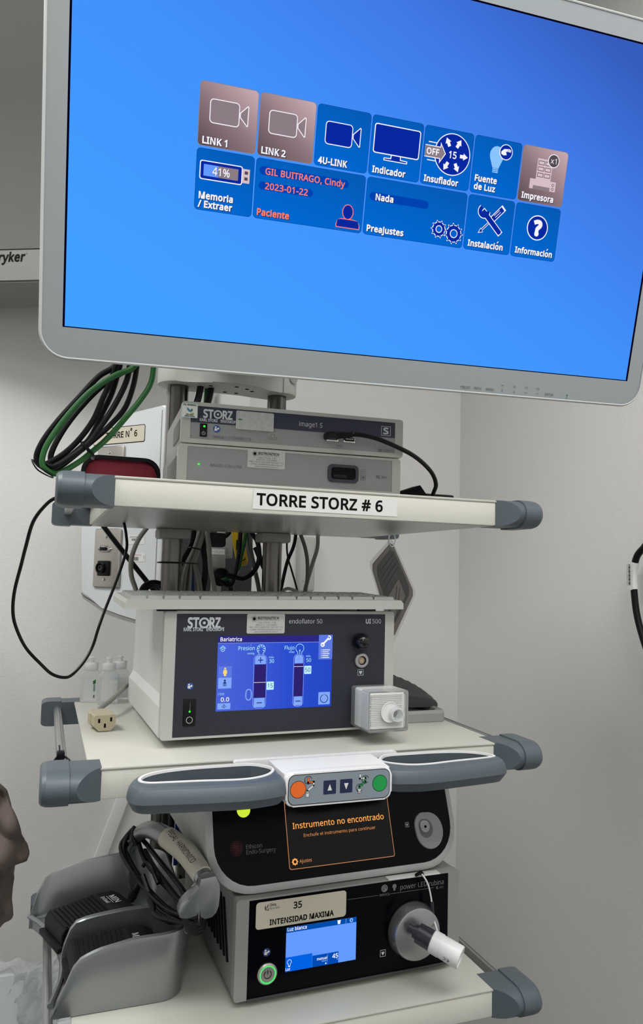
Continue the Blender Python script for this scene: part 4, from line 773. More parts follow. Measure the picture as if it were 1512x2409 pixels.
def heartbox(g, x0, y0, x1, y1, mt=M_print, bg=M_char):
    g.line([(x0, y0), (x1, y0), (x1, y1), (x0, y1)], .5, mt, 2, True); cx, cy, s_ = (x0 + x1) / 2, (y0 + y1) / 2, (x1 - x0)
    g.poly([(cx, cy - .36 * s_), (cx + .28 * s_, cy), (cx + .26 * s_, cy + .24 * s_), (cx + .1 * s_, cy + .28 * s_), (cx, cy + .16 * s_), (cx - .1 * s_, cy + .28 * s_), (cx - .26 * s_, cy + .24 * s_), (cx - .28 * s_, cy)], mt, 2)
def biolabel(g, x0, y0, x1, y1):
    g.rr(x0, y0, x1, y1, 2, M_labels, 2); h_ = y1 - y0; w_ = x1 - x0; cx, cy = x0 + w_ * .19, y1 - h_ * .25
    for k in range(8):
        a = PI * k / 8; r_ = h_ * (.17 if k % 2 else .12); g.line([(cx - r_ * math.cos(a), cy - r_ * math.sin(a)), (cx + r_ * math.cos(a), cy + r_ * math.sin(a))], .35, M_ink, 3)
    g.circ(cx, cy, h_ * .07, M_ink, 3, 12)
    g.text('BIOTRONITECH', x0 + w_ * .28, y1 - h_ * .28, h_ * .13, M_ink, x1=x0 + w_ * .84, l=3, bold=.02, shear=.15); g.line([(x0 + w_ * .25, y1 - h_ * .335), (x0 + w_ * .86, y1 - h_ * .335)], .25, M_inkg, 3)
    for st, k, a, e in (('Calle 123 No. 7-50', .48, .28, .76), ('BOGOTA - COLOMBIA', .595, .24, .78), ('PBX: +57(1) 6583100, FAX EXT. 102', .715, .06, .96), ('E-Mail: info@biotronitech.com.co', .83, .10, .92), ('www.biotronitech.com.co', .945, .2, .82)):
        g.text(st, x0 + w_ * a, y1 - h_ * k, h_ * .075, M_inkg, x1=x0 + w_ * e, l=3)

# link module (lower of the two on the top shelf)
t4 = device('video_link_module', 'grey link module with one wide black socket, underneath the other processor', 'processor', (-.0054, .0975, ZT + .006), -.055, .305, .0535, .235, M_frame, M_tcpanel, (-.1408, .1400), (.007, .0505), M_caseg)
g = G((0, .0012, -.0018)); g.text('IMAGE1 S 4U-LINK', -111.5, 28, 3.6, M_inkg, x1=-69.8); g.text('TC', 116.3, 26.8, 3.4, M_inkf, x1=122.6, bold=.03); g.text('304', 124.4, 26.8, 3.4, M_inkg, x1=132.9)
g.rr(94, 31.5, 101.4, 37, 1, M_inkg, 2); g.rr(94.3, 31.8, 101.1, 36.7, .9, M_tcpanel, 3); g.text('4K', 95.4, 32.6, 3, M_inkg, x1=100, l=4); heartbox(g, 94.4, 23, 101, 29.4, M_inkg); g.done('lettering', t4)
g = G((0, .0011, -.0018)); biolabel(g, -63, 29.9, -12.6, 54.7); g.done('service_sticker', t4)
obj('status_light', MB().lathe([(0, .0016), (.0005, .0014), (.0009, .0004)], (-.1258, .0014, .0281), (0, -1, 0), 14), E_led, t4)
b = MB(); ro = rrpts(.0470, .0158, .0902, .0398, .006, 5); ri = rrpts(.0512, .0198, .0860, .0358, .004, 5)
b.loft([[(x, .0014, z) for x, z in ro], [(x, -.0016, z) for x, z in ro], [(x, -.0016, z) for x, z in ri], [(x, .010, z) for x, z in ri]], cap=False); so = obj('socket_bezel', b, mat('socket_blue_black', (36, 40, 52), .4), t4)
g = G((0, -.0006, 0)); g.rr(51.1, 19.7, 86.1, 35.9, 4, M_blackm, 0); g.done('socket_recess', so)
obj('socket_tongue', MB().box(.055, .074, -.0011, .001, .0215, .0262, .0004), M_black, so)
q = MB()
for k in range(9): q.box(-.1527, -.1500, .024 + k * .014, .0275 + k * .014, .012, .040, 0, 1, Matrix.Rotation(0, 4, 'X'))
obj('vent_slat', q, M_framed, t4)['kind'] = 'stuff'
# camera control unit (upper)
t2 = device('camera_control_unit', 'grey and navy image processor lying on top of the link module', 'processor', (-.0028, .0976, ZT + .0610), -.062, .305, .0535, .235, M_frame, M_tcpanel, (-.1408, .1406), (.0058, .0486), M_caseg, feet=.002)
g = G((0, .0012, -.0016)); g.rect(-140.8, 28.7, 140.6, 50.2, M_navy, 1); storz(g, -125, -87, 36, 46.2, -129.2, -80, 31)
g.text('image1 S', 3, 35, 6.2, M_print, x1=35.2); g.done('lettering', t2); g = G((0, .0012, -.0016)); g.line([(120.4, 31.4), (133.8, 31.4), (133.8, 44), (120.4, 44)], .6, M_print, 2, True); g.text('S', 123, 33.6, 8.4, M_print, x1=131, bold=.03); g.done('emblem', t2)
g = G((0, .0012, -.0016)); bookman(g, -107, 22.2, 4.6); g.done('manual_symbol', t2); g = G((0, .0012, -.0016)); g.text('IMAGE1 S CONNECT II', -111.4, 9.9, 3.6, M_inkg, x1=-61.5); g.done('panel_legend', t2); g = G((0, .0012, -.0016)); g.rr(-39.4, 11, -26, 22.9, .8, M_framed, 2)
g.line([(-35.2, 20.6), (-30.2, 20.6), (-30.2, 17), (-31.4, 15.6), (-34, 15.6), (-35.2, 17)], .45, M_inkg, 3, True); g.line([(-38, 17.2), (-35.4, 14.4), (-30, 14.4), (-27.4, 17.2), (-27.4, 13.2), (-38, 13.2)], .45, M_inkg, 3, True)
g.done('button_symbol', t2); g = G((0, .0012, -.0016)); g.text('TC', 116, 8.4, 3.2, M_inkf, x1=122.4, bold=.03); g.text('201', 124, 8.4, 3.2, M_inkg, x1=133.4); g.done('model_number', t2)
g = G((0, .0012, -.0016)); g.line([(57, 12), (66, 12)], .4, M_inkg, 2); g.line([(59, 12), (61, 13.6), (63, 13.6)], .4, M_inkg, 2); g.line([(60.5, 12), (62.5, 10.4), (64, 10.4)], .4, M_inkg, 2); g.circ(57, 12, .8, M_inkg, 2, 10); g.done('usb_symbol', t2)
g = G((0, .0005, -.0016)); g.rr(-82.4, 24, -32, 48.4, 2, M_foil, 2); g.poly([(-81, 37), (-77, 38), (-73, 36.6), (-77, 36)], M_green, 3); g.done('worn_sticker', t2)
g = G((0, -.0002, -.0016)); g.rr(-152.6, 33.6, -132.4, 52.2, .6, mat('sticker_teal_edge', (190, 222, 222), .4), 2); g.rr(-151.8, 34.4, -132.9, 51.6, .4, M_label, 3)
g.text('ING. BIOMEDICA', -151, 49.4, 1.7, M_ink, x1=-134, l=4, bold=.03); g.poly([(-146, 47), (-141.5, 43.4), (-140.6, 40.6), (-143.6, 41.4), (-146, 44)], mat('leaf_blue', (70, 140, 170), .5), 4); g.poly([(-140, 46.2), (-138.4, 43.6), (-140.4, 41.4), (-141.8, 42.6)], mat('leaf_teal', (40, 120, 110), .5), 4); g.poly([(-140.6, 40.4), (-137.6, 40), (-136.4, 38), (-139.4, 38.4)], mat('leaf_green', (150, 180, 50), .5), 4)
g.text('INV 2022', -147, 36.9, 1.8, M_ink, x1=-138, l=4, bold=.03); g.text('REINA SOFIA', -148.6, 34.8, 1.6, M_ink, x1=-136, l=4, bold=.03); g.done('inventory_sticker', t2)
b = MB(); b.box(-.1286, -.1193, .0002, .003, .009, .0262, .0006); pw = obj('power_switch', b, M_black, t2)
obj('status_light', MB().lathe([(0, .0015), (.0006, .0012), (.001, .0003)], (-.1231, .0002, .0226), (0, -1, 0), 14), E_led, pw)
g = G((0, 0, -.0016)); g.arc(-123.9, 15.2, 2, .5, 130, 410, M_print, 2, 16); g.line([(-123.9, 15.4), (-123.9, 17.8)], .5, M_print, 2); g.done('power_symbol', pw)
for x0 in (41.2, 65.4):
    u = obj('usb_socket', MB().box(x0 / 1000, x0 / 1000 + .0168, -.0002, .003, .0158, .0238, .0006), M_chrome, t2)
    obj('socket_insert', MB().box(x0 / 1000 + .0018, x0 / 1000 + .015, -.0006, .001, .0174, .0222), M_black, u); obj('contact_tongue', MB().box(x0 / 1000 + .003, x0 / 1000 + .0138, -.0009, .001, .0196, .0212), M_framed, u)
q = MB()
for k in range(14): q.box(-.1528, -.1500, .024 + k * .006, .0262 + k * .006, .010, .034)
obj('vent_slat', q, M_framed, t2)['kind'] = 'stuff'

# black cable plugged into the upper processor
t = thing('usb_cable', 'black cable plugged into the upper processor and curving down to the shelf', 'cable', (.229, .15, 1.467))
obj('cord', MB().tube([(.066, .080, 1.5475), (.073, .073, 1.5480), (.098, .070, 1.545), (.132, .075, 1.537), (.169, .088, 1.527), (.205, .11, 1.512), (.222, .125, 1.496), (.226, .14, 1.484), (.229, .15, 1.472), (.236, .165, 1.4685), (.25, .2, 1.4685)], .0031, 10, 6), M_black, t, world=True)
b = MB(); b.loft([[(.043 + x, y, 1.546 + z) for x, z in rrpts(-.0085 * k, -.0045 * k, .0085 * k, .0045 * k, .002, 3)] for y, k in ((.1005, .8), (.0995, 1), (.084, 1), (.079, .9), (.078, .7))]); b.tube([(.047, .083, 1.546), (.056, .079, 1.5468), (.068, .0765, 1.5478)], lambda k: .0052 - .0012 * k, 10, 4); obj('plug', b, M_black, t, world=True)
t = thing('power_adapter', 'low black adapter lying on the top shelf right of the processors', 'adapter', (.24, .2, ZT))
obj('case', MB().box(.165, .288, .185, .245, ZT, ZT + .026, .003), M_black, t, world=True)
t = thing('cable_plug', 'black wedge-shaped plug on the top shelf in front of the adapter', 'plug', (.19, .155, ZT))
b = MB(); b.prism([(.155, .14, ZT), (.218, .14, ZT + .001), (.218, .14, ZT + .016), (.205, .14, ZT + .032), (.155, .14, ZT + .014)], (0, .03, 0), .002); obj('body', b, M_blackm, t, world=True)

# red mesh pouch
t = thing('mesh_pouch', 'dark red mesh pouch with black rounded edging standing on the top shelf', 'pouch', (-.199, .42, ZT))
po = rrpts(-.262, ZT + .0002, -.137, ZT + .080, .026, 6); pi_ = rrpts(-.256, ZT + .005, -.143, ZT + .074, .021, 6)
b = MB(); b.loft([[(x, .412, z) for x, z in pi_], [(x, .407, z) for x, z in pi_], [(x, .407, z) for x, z in po], [(x, .43, z) for x, z in po], [(x, .432, z) for x, z in pi_]], cap=False); obj('edging', b, M_black, t, world=True)
b = MB(); b.prism([(x, .4105, z) for x, z in pi_], (0, .02, 0), .002); obj('mesh_panel', b, M_red, t, world=True)

# ---------------------------------------------------------------- insufflator
IH = .1518
ins = device('insufflator', 'pale insufflator unit with charcoal front and blue touch screen on the middle shelf', 'insufflator', (-.0198, .067, 1.1615), .0285, .305, IH, .285, M_frame, M_char, (-.1382, .1392), (.0028, .1482), M_case, feet=.0098, flare=True)
g = G((0, .0012, 0)); storz(g, -125, -84.4, 131.3, 143.2, -129.4, -79, 127.6); g.done('maker_logo', ins); g = G((0, .0012, 0)); g.text('endoflator 50', 3.8, 136.4, 5.4, M_print, x1=49); g.text('UI', 110.8, 136.2, 5.6, M_print, x1=118.2, bold=.03); g.text('500', 120.4, 136.2, 5.6, M_print, x1=133); g.done('lettering', ins)
g = G((0, .0012, 0)); bookman(g, -119.2, 62.2, 4.2); g.done('manual_symbol', ins)
g = G((0, .0012, 0)); heartbox(g, 100.9, 69.2, 108.5, 76.5); g.done('socket_symbol', ins)
g = G((0, .0009, 0)); biolabel(g, -51.4, 124, -1.9, 148.2); g.done('service_sticker', ins)
sw = obj('power_switch', MB().box(-.1263, -.1111, .0004, .003, .0153, .0471, .0006), M_black, ins)
g = G((0, .0002, 0)); g.line([(-118.3, 34), (-118.3, 43.5)], .4, M_printd, 1); g.arc(-118.6, 22.6, 3.7, .55, 0, 360, M_print, 1, 24); g.circ(-118.6, 32.6, 1.3, E_led, 1, 14); g.done('switch_symbol', sw)
# touch screen
g = G((0, .0011, 0))
INSB = emi_grad('insufflator_blue', [(0, (74, 100, 216)), (.4, (44, 78, 206)), (1, (30, 62, 188))], .75, -.25, .2)
g.rect(-86.9, 31.1, 63.9, 121.3, INSB, 0)
g.rect(-86.9, 113, 45.2, 121.3, E_bar, 1); g.line([(-86.9, 112.8), (45.2, 112.8)], .45, E_line, 2); g.text('Bariatrica', -84, 115, 4.6, E_txt, x1=-57, l=3, bold=.012)
g.rr(45, 90.6, 64, 121.8, .8, E_btn2, 1)
g.line([(51, 110.2), (58, 117.2)], 2.2, E_white, 2); g.arc(50.4, 109.4, 2.2, 1.5, 10 + 60, 250 + 120, E_white, 2, 12); g.arc(59, 118, 2.2, 1.5, -150, 60 + 60, E_white, 2, 12)
for k, ln in enumerate((9.6, 8, 9, 7.6, 8.6)): g.line([(50.6, 102.6 - k * 2.4), (50.6 + ln, 102.6 - k * 2.4)], .9, E_white, 2); g.circ(48.8, 102.6 - k * 2.4, .55, E_white, 2, 8)
g.text('Presión', -61, 103.9, 4.7, E_cyan, x1=-40.2, l=2); g.text('mmHg', -49.4, 98.7, 2.2, E_cyan, x1=-40.6, l=2); g.text('Flujo', -1, 103.8, 4.7, E_cyan, x1=12, l=2); g.text('l/min', 5.2, 99.6, 2.2, E_cyan, x1=12, l=2)
g.arc(-31.8, 104.8, 5.4, .55, -60, 240, E_cyan, 2, 26); g.line([(-34.5, 100.2), (-34.5, 97.6)], .55, E_cyan, 2); g.line([(-29.1, 100.2), (-29.1, 97.6)], .55, E_cyan, 2)
for k in range(7):
    a = math.radians(-30 + 40 * k); g.line([(-31.8 + 2.6 * math.cos(a), 104.8 + 2.6 * math.sin(a)), (-31.8 + 4.8 * math.cos(a), 104.8 + 4.8 * math.sin(a))], .5, E_cyan, 2); a2 = (-31.8 + 4.9 * math.cos(a), 104.8 + 4.9 * math.sin(a))
    g.poly([a2, (a2[0] - 1.5 * math.cos(a - .6), a2[1] - 1.5 * math.sin(a - .6)), (a2[0] - 1.5 * math.cos(a + .6), a2[1] - 1.5 * math.sin(a + .6))], E_cyan, 2)
g.arc(19.3, 105.2, 5.4, .55, -60, 240, E_cyan, 2, 26); g.line([(16.6, 100.6), (16.6, 98)], .55, E_cyan, 2); g.line([(22, 100.6), (22, 98)], .55, E_cyan, 2); g.line([(19.3, 98.4), (19.3, 103)], .5, E_cyan, 2); g.poly([(18.2, 101.8), (20.4, 101.8), (19.3, 104)], E_cyan, 2)
g.line([(-84.2, 106.4), (-80.6, 109.4), (-77, 106.4)], .6, E_cyan, 2); g.arc(-80.6, 105, 2.3, .55, 0, 360, E_cyan, 2, 18); g.circ(-80.6, 105, .8, E_cyan, 2, 10)
def slider(x0, x1, bot, top, val):
    g.rr(x0 - .9, 32.6, x1 + .9, 98.0, 5.8, E_line, 2); g.rr(x0 - .4, 33.1, x1 + .4, 97.5, 5.4, INSB, 3)
    g.rr(x0 + .6, 86.4, x1 - .6, 96.8, 4, E_btn, 4); g.rect(x0 + .6, 86.4, x1 - .6, 90.5, E_btn, 4); g.rect(x0 + .6, 34, x1 - .6, 45.2, E_btn, 4); g.rect(x0 + .2, 45.6, x1 - .2, 86, E_ind, 4); g.line([(x0, val), (x1, val)], .5, E_white, 6)
    cx = (x0 + x1) / 2; g.line([(cx - 2.8, 39.4), (cx + 2.8, 39.4)], 1.1, E_dkblue, 6)
    m_ = E_dkblue if cx < 0 else E_num
    g.line([(cx - 2.8, 91.4), (cx + 2.8, 91.4)], 1.1, m_, 6); g.line([(cx, 88.6), (cx, 94.2)], 1.1, m_, 6)
slider(-40, -24.6, 45, 86, 64.2); slider(12.2, 24.6, 45, 86, 82.5)
g.text('máx.', -21.4, 93.6, 2.3, E_cyan, x1=-14.4, l=2); g.text('30', -20.9, 87.7, 4.5, E_cyan, x1=-14.5, l=2); g.text('máx.', 28, 94.2, 2.3, E_cyan, x1=34.8, l=2); g.text('50', 28.5, 87.9, 4.5, E_cyan, x1=35, l=2)
g.rr(-23.4, 54.7, -14, 64.8, .8, E_palest, 2); g.text('15', -22, 57.2, 5.2, E_dkblue, x1=-15.4, l=3); g.rr(26, 72.8, 35.6, 83, .8, E_palest, 2); g.text('50', 27.2, 75.4, 5.2, E_dkblue, x1=34.2, l=3)
g.text('0', -50.6, 42.6, 14, E_num, x1=-41.8, l=2)
g.rect(-84.9, 71.9, -68.4, 84.8, E_btn2, 2); g.rect(-84.9, 58.2, -68.4, 71.2, E_btn, 2)
g.circ(-76.8, 82, 1.3, E_skin, 3, 10); g.poly([(-79, 80.4), (-74.6, 80.4), (-74.3, 76), (-75.2, 75.8), (-75.5, 73), (-78.1, 73), (-78.4, 75.8), (-79.3, 76)], E_skin, 3)
g.circ(-76.8, 67.6, 1.3, E_dkblue, 3, 10); g.poly([(-79.4, 64.6), (-76.8, 66.4), (-74.2, 64.6), (-76.8, 63.6)], E_dkblue, 3); g.arc(-77.8, 62.2, .9, .6, 0, 360, E_dkblue, 3, 10); g.arc(-75.8, 62.2, .9, .6, 0, 360, E_dkblue, 3, 10)
g.text('l CO₂', -84.6, 50.4, 2.4, E_cyan, x1=-77, l=2); g.text('0.0', -81, 42.6, 4.8, E_txt, x1=-70.6, l=2, bold=.012); g.rr(-84.9, 33.4, -68.8, 40.6, .5, E_btn, 2); g.text('-0-', -80, 34.9, 4.2, E_dkblue, x1=-73.6, l=3, bold=.01)
g.rr(46.2, 33.8, 62, 49.4, .6, E_btn, 2); g.arc(54, 41.2, 5, .9, 110, 430, E_dkblue, 3, 26); g.circ(54, 46.6, .6, E_dkblue, 3, 8)
g.done('touch_screen', ins)
b = MB(); b.lathe([(0, .0088), (.003, .0101), (.007, .0106), (.011, .0104), (.015, .0094), (.0185, .0074), (.0208, .0048), (.0218, .002), (.0219, .0004)], (.1010, .0014, .1140), (0, -1, 0), 30); obj('dial_knob', b, mat('glossy_black', (8, 9, 12), .15), ins, smooth=60)
b = MB(); b.lathe([(0, .0096), (.003, .0096), (.0038, .0088), (.0038, .0058), (.001, .0056), (.001, .001)], (.1053, .0014, .0884), (0, -1, 0), 30); cn = obj('round_socket', b, M_alu, ins)
g = G((.1053, -.0002, .0884)); g.circ(0, 0, 5.7, M_black, 0, 24); g.circ(0, 0, 4.2, mat('socket_tan', (190, 170, 140), .5), 1, 20)
for k in range(8): g.circ(2.9 * math.cos(PI * k / 4), 2.9 * math.sin(PI * k / 4), .5, M_ink, 2, 8)
g.circ(0, 7.6, .6, M_ink, 9, 8); g.done('socket_pin', cn)

# gas filter plugged into the insufflator
t = thing('gas_filter', 'square clear and white pleated filter plugged into the insufflator front', 'filter', (.0975, .04, 1.168), (0, 0, .0285))
b = MB(); O_ = rrpts(-.026, .0, .030, .0505, .003, 4); I_ = rrpts(-.0238, .0022, .0278, .0483, .002, 4)
b.loft([[(x, .0275, z) for x, z in O_], [(x, -.0225, z) for x, z in O_], [(x * .985, -.0235, .02525 + (z - .02525) * .985) for x, z in O_], [(x, -.0232, z) for x, z in I_], [(x, .0, z) for x, z in I_]], cap=False); obj('clear_shell', b, M_clear, t)
obj('filter_block', MB().box(-.0232, .0272, -.0165, .020, .0028, .0477, .001), M_filter, t)
pm = MB().prism([(-.0205, -.0165, -.0009), (-.0205, -.0205, 0), (-.0205, -.0165, .0009)], (.0450, 0, 0)); p0_ = obj('pleat', pm, M_filter, t, smooth=0); p0_.location = (0, 0, .0065)
for k in range(1, 19):
    q = p0_.copy(); C.objects.link(q); q.location = (0, 0, .0065 + k * .00215)
b = MB(); b.prism([(x, -.0232, z) for x, z in rrpts(-.0215, .0045, .0255, .0465, .002, 3)], (0, .0006, 0)); obj('cover_window', b, mat('clear_window', (250, 252, 252), .08, alpha=.18), t)
b = MB(); b.lathe([(0, .0002), (.0004, .0120), (.0016, .0126), (.0022, .0122), (.0012, .0114), (.0010, .0002)], (.0035, -.0234, .0245), (0, -1, 0), 36); obj('cover_disc', b, mat('disc_translucent', (246, 247, 243), .3, alpha=.75), t, smooth=50)
b = MB(); b.lathe([(0, .0092), (.0075, .0090), (.0087, .0085), (.0087, .0068), (.0006, .0064)], (.0105, -.0246, .0222), (0, -1, 0), 36); obj('port_ring', b, M_frost, t, smooth=50)
g = G((.0095, -.0258, .0228))
for k in range(-3, 4): g.line([(-3.2 + abs(k) * .5, k * 1.3), (3.2 - abs(k) * .5, k * 1.3)], .45, M_inkg, 1)
g.done('port_grille', t)

# ---------------------------------------------------------------- keyboard on the insufflator
kb = thing('keyboard', 'pale grey computer keyboard lying across the top of the insufflator', 'keyboard', (-.040, .058, 1.3150), (math.radians(1.5), math.radians(-.35), math.radians(.6)))
b = MB(); b.loft([[(x, 0, z) for x, z in ((-.180, .001), (.180, .001), (.180, .0085), (.1765, .0125), (-.1765, .0125), (-.180, .0085))], [(x, .135, z) for x, z in ((-.180, .001), (.180, .001), (.180, .0085), (.1765, .0125), (-.1765, .0125), (-.180, .0085))]]); obj('keyboard_shell', b, M_kb, kb, smooth=25)
keymesh = {}
def key(wd):
    k = round(wd, 4)
    if k not in keymesh:
        b = MB(); b.loft([[(x, y, 0) for x, y in ((0, 0), (wd, 0), (wd, .0165), (0, .0165))], [(x, y, .0045) for x, y in ((.0016, .001), (wd - .0016, .001), (wd - .0016, .0135), (.0016, .0135))]])
        bmesh.ops.recalc_face_normals(b.bm, faces=b.bm.faces)
        me = bpy.data.meshes.new('key'); b.bm.to_mesh(me); b.bm.free(); me.materials.append(M_key); keymesh[k] = me
    return keymesh[k]
rows = [[.0185] * 3 + [.024, .095, .024] + [.0185] * 4 + [.0295] * 2, [.036] + [.0185] * 10 + [.05] + [.0185] * 4, [.033] + [.0185] * 11 + [.033] + [.0185] * 3, [.028] + [.0185] * 12 + [.028] + [.0185] * 3, [.0185] * 13 + [.036] + [.0185] * 3, [.0185] * 18]
for j, r in enumerate(rows):
    s_ = .344 / sum(r); x = -.172
    for wd in r:
        o = bpy.data.objects.new('key', key(wd * s_ - .0007)); C.objects.link(o); o.parent = kb; o.location = (x, .010 + j * .0195, .0118); x += wd * s_
for sx in (-.13, .13): obj('foot', MB().box(sx - .012, sx + .012, .005, .012, -.0016, .0015), M_black, kb)
obj('foot', MB().box(-.14, .14, .115, .122, -.0048, .0015), M_black, kb)

# card hanging under the top shelf
ap, le, ri_, bo_ = Vector((.259, .35, 1.4270)), None, None, None
ca = math.radians(36); cu, cz = Vector((math.cos(ca), math.sin(ca), 0)), Vector((0, 0, 1))
t = thing('laminated_card', 'dark laminated instruction card hanging by one corner under the top shelf', 'card', ap, (0, 0, ca))
P4 = {k: v for k, v in ()}
cardp = [(0, 0), (.100, -.098), (.012, -.187), (-.076, -.046)]      # apex, right, bottom, left (corner-hung rectangle)
e1 = Vector((.100, -.098)).normalized()
def cc(u, v):     # bilinear inside the card
    a, b_, c_, d_ = [Vector(p) for p in cardp]; q = a * (1 - u) * (1 - v) + b_ * u * (1 - v) + c_ * u * v + d_ * (1 - u) * v
    return q
def cpoly(q0, q1, y, th_, chamf=.06):
    pts = [(q0 + chamf, q0), (q1 - chamf, q0), (q1, q0 + chamf), (q1, q1 - chamf), (q1 - chamf, q1), (q0 + chamf, q1), (q0, q1 - chamf), (q0, q0 + chamf)]
    b = MB(); b.prism([(cc(u, v).x, y, cc(u, v).y) for u, v in pts], (0, th_, 0)); return b
obj('laminate_edge', cpoly(0, 1, 0, .0008, .05), M_lam, t); obj('card_border', cpoly(.05, .95, -.0004, .0016, .06), M_cardg, t); obj('card_print', cpoly(.11, .86, -.0007, .0022, .08), M_card, t)
b = MB(); b.prism([(cc(u, v).x, -.0010, cc(u, v).y) for u, v in ((.52, .30), (.80, .30), (.80, .80), (.52, .80))], (0, .0002, 0)); obj('card_panel', b, M_cardg, t)
g = G((0, -.0012, 0))
for k in range(4):
    q0, q1 = cc(.2 + k * .07, .2), cc(.2 + k * .07, .72); g.line([(q0.x * 1000, q0.y * 1000), (q1.x * 1000, q1.y * 1000)], 1.2, M_inkg, 1)
for u, v in ((.56, .42), (.62, .36), (.7, .5)):
    q0, q1 = cc(u, v), cc(u + .12, v + .2); g.line([(q0.x * 1000, q0.y * 1000), (q1.x * 1000, q1.y * 1000)], 1.0, M_ink, 1)
g.done('card_drawing', t)
q = MB(); q.tube([Vector((.012 * math.cos(a), -.001, -.004 + .012 * math.sin(a))) for a in [2 * PI * k / 12 for k in range(12)]], .0011, 6, 2, closed=True); obj('hanging_loop', q, M_label, t)

# ---------------------------------------------------------------- foot pedal behind the insufflator
t = thing('foot_pedal', 'grey foot switch with dark ribbed pedal right of the insufflator', 'foot switch', (.2, .24, ZM))
b = MB(); pr = rrpts(.155, .138, .2525, .37, .012, 4)
b.loft([[(x, y, ZM + .0005) for x, y in pr], [(x, y, ZM + .012) for x, y in pr], [(.2 + (x - .2) * .97, .24 + (y - .24) * .97, ZM + .016) for x, y in pr], [(.2 + (x - .2) * .86, .24 + (y - .24) * .86, ZM + .0145) for x, y in pr], [(.2 + (x - .2) * .84, .24 + (y - .24) * .84, ZM + .008) for x, y in pr]]); obj('base', b, M_framed, t, world=True)
b = MB(); b.box(.165, .238, .31, .35, ZM + .008, ZM + .078, .004); obj('hinge_block', b, M_framed, t, world=True)
N_ = 16; rg = []
for i in range(N_ + 1):
    k = i / N_; y = .175 + .165 * k; top = ZM + .030 + .020 * k
    rib = .0012 if i % 2 else 0
    xr = .257 + .050 * k - .058 * k * k
    rg.append([(.150, y, top - .014), (xr, y, top - .014 - .002), (xr, y, top - .011 + rib), (xr - .012, y, top - .003 + rib), (.150, y, top + .008 + rib)])
obj('pedal', MB().loft(rg), mat('pedal_dark', (58, 61, 62), .55), t, world=True, smooth=20)
b = MB(); b.prism([(.17, .20, ZM + .009), (.215, .20, ZM + .009), (.19, .20, ZM + .026), (.17, .20, ZM + .026)], (0, .1, 0)); obj('return_spring_cover', b, M_blackm, t, world=True)

# ---------------------------------------------------------------- drip bottles
def bottle(x, y, lab, grn, s=1.0):
    t = thing('plastic_bottle', lab, 'bottle', (x, y, ZM), group='clear plastic bottles on the middle shelf')
    b = MB(); R = .0155 * s; rg = []
    for z, k, n_ in ((.0004, .96, 3), (.002, 1, 3), (.040 * s, 1, 3), (.044 * s, .94, 3), (.0475 * s, .72, 3), (.049 * s, .68, 3)):
        rg.append([(p[0], p[1], z) for p in rrpts(-R * k, -R * .8 * k, R * k, R * .8 * k, R * .3 * k, 4)])
    b.loft(rg); obj('body', b, M_clear, t, smooth=40)
    b = MB(); b.lathe([(.0485 * s, .0094 * s), (.0505 * s, .0104 * s), (.0575 * s, .0104 * s), (.0595 * s, .0092 * s), (.061 * s, .005 * s)], (0, 0, 0), (0, 0, 1), 20); cp = obj('collar', b, M_frost, t, smooth=40)
    b = MB(); b.lathe([(.0605 * s, .0040 * s), (.065 * s, .0038 * s), (.0655 * s, .0046 * s), (.0685 * s, .0046 * s), (.0695 * s, .0036 * s)], (0, 0, 0), (0, 0, 1), 16); b.box(.007 * s, .0115 * s, -.001, .001, .058 * s, .0605 * s); obj('twist_tip', b, M_frost, t, smooth=40)
    g = G((0, -R * .8 - .0003, 0)); g.rr(-R * 700, 4, R * 820, 36 * s, .6, mat('bottle_label', (222, 226, 226), .4, alpha=.7), 1)
    if grn: g.poly([(2.5, 33), (6.6, 35.6), (6.6, 29), (2.5, 28)], M_green, 2); g.rect(3.4, 17, 6, 27.5, mat('label_teal', (120, 140, 140), .5), 2); g.rect(3.6, 7, 5.6, 11.5, M_inkg, 2)
    g.done('label_wrap', t)
bottle(-.2312, .412, 'clear plastic bottle with a green mark, leftmost of the three on the middle shelf', True)
bottle(-.2062, .392, 'clear plastic bottle standing between the two others on the middle shelf', False, 1.02)
bottle(-.1860, .425, 'clear plastic bottle nearest to the insufflator on the middle shelf', False)

# beige mains connector
t = thing('mains_connector', 'beige mains cord with three-slot connector lying on the middle shelf', 'cord', (-.226, .18, ZM), (0, 0, .15))
ip = [(-.0135, .0), (.0135, .0)]
sec = [(-.0075, .0004), (.0075, .0004), (.0138, .0068), (.0138, .0195), (.0125, .0205), (-.0125, .0205), (-.0138, .0195), (-.0138, .0068)]
b = MB(); b.loft([[(x, y, .0005 + z) for x, z in sec] for y in (-.002, .018)] + [[(x * .93, .024, .0015 + z * .96) for x, z in sec], [(x * .8, .042, .004 + z * .86) for x, z in sec], [(x * .5, .050, .008 + z * .5) for x, z in sec]]); obj('connector_body', b, M_beige, t, smooth=28)
obj('connector_shroud', MB().loft([[(x * 1.08, y, -.0004 + z * 1.04) for x, z in sec] for y in (.018, .032)]), M_beige, t, smooth=28)
g = G((0, -.0021, .0005))
for x, y in ((-7.6, 11.5), (7.6, 12.5), (0, 5)): g.rect(x - 1.3, y - .4, x + 1.3, y + 4.8, M_ink, 1)
g.done('contact_slot', t)
obj('cord', MB().tube([(-.2315, .222, 1.165), (-.228, .245, 1.1685), (-.211, .28, 1.174), (-.196, .32, 1.178), (-.179, .37, 1.181), (-.163, .40, 1.183), (-.15, .42, 1.18)], .0036, 10, 5), M_gcab, t, world=True)
tie_ = None

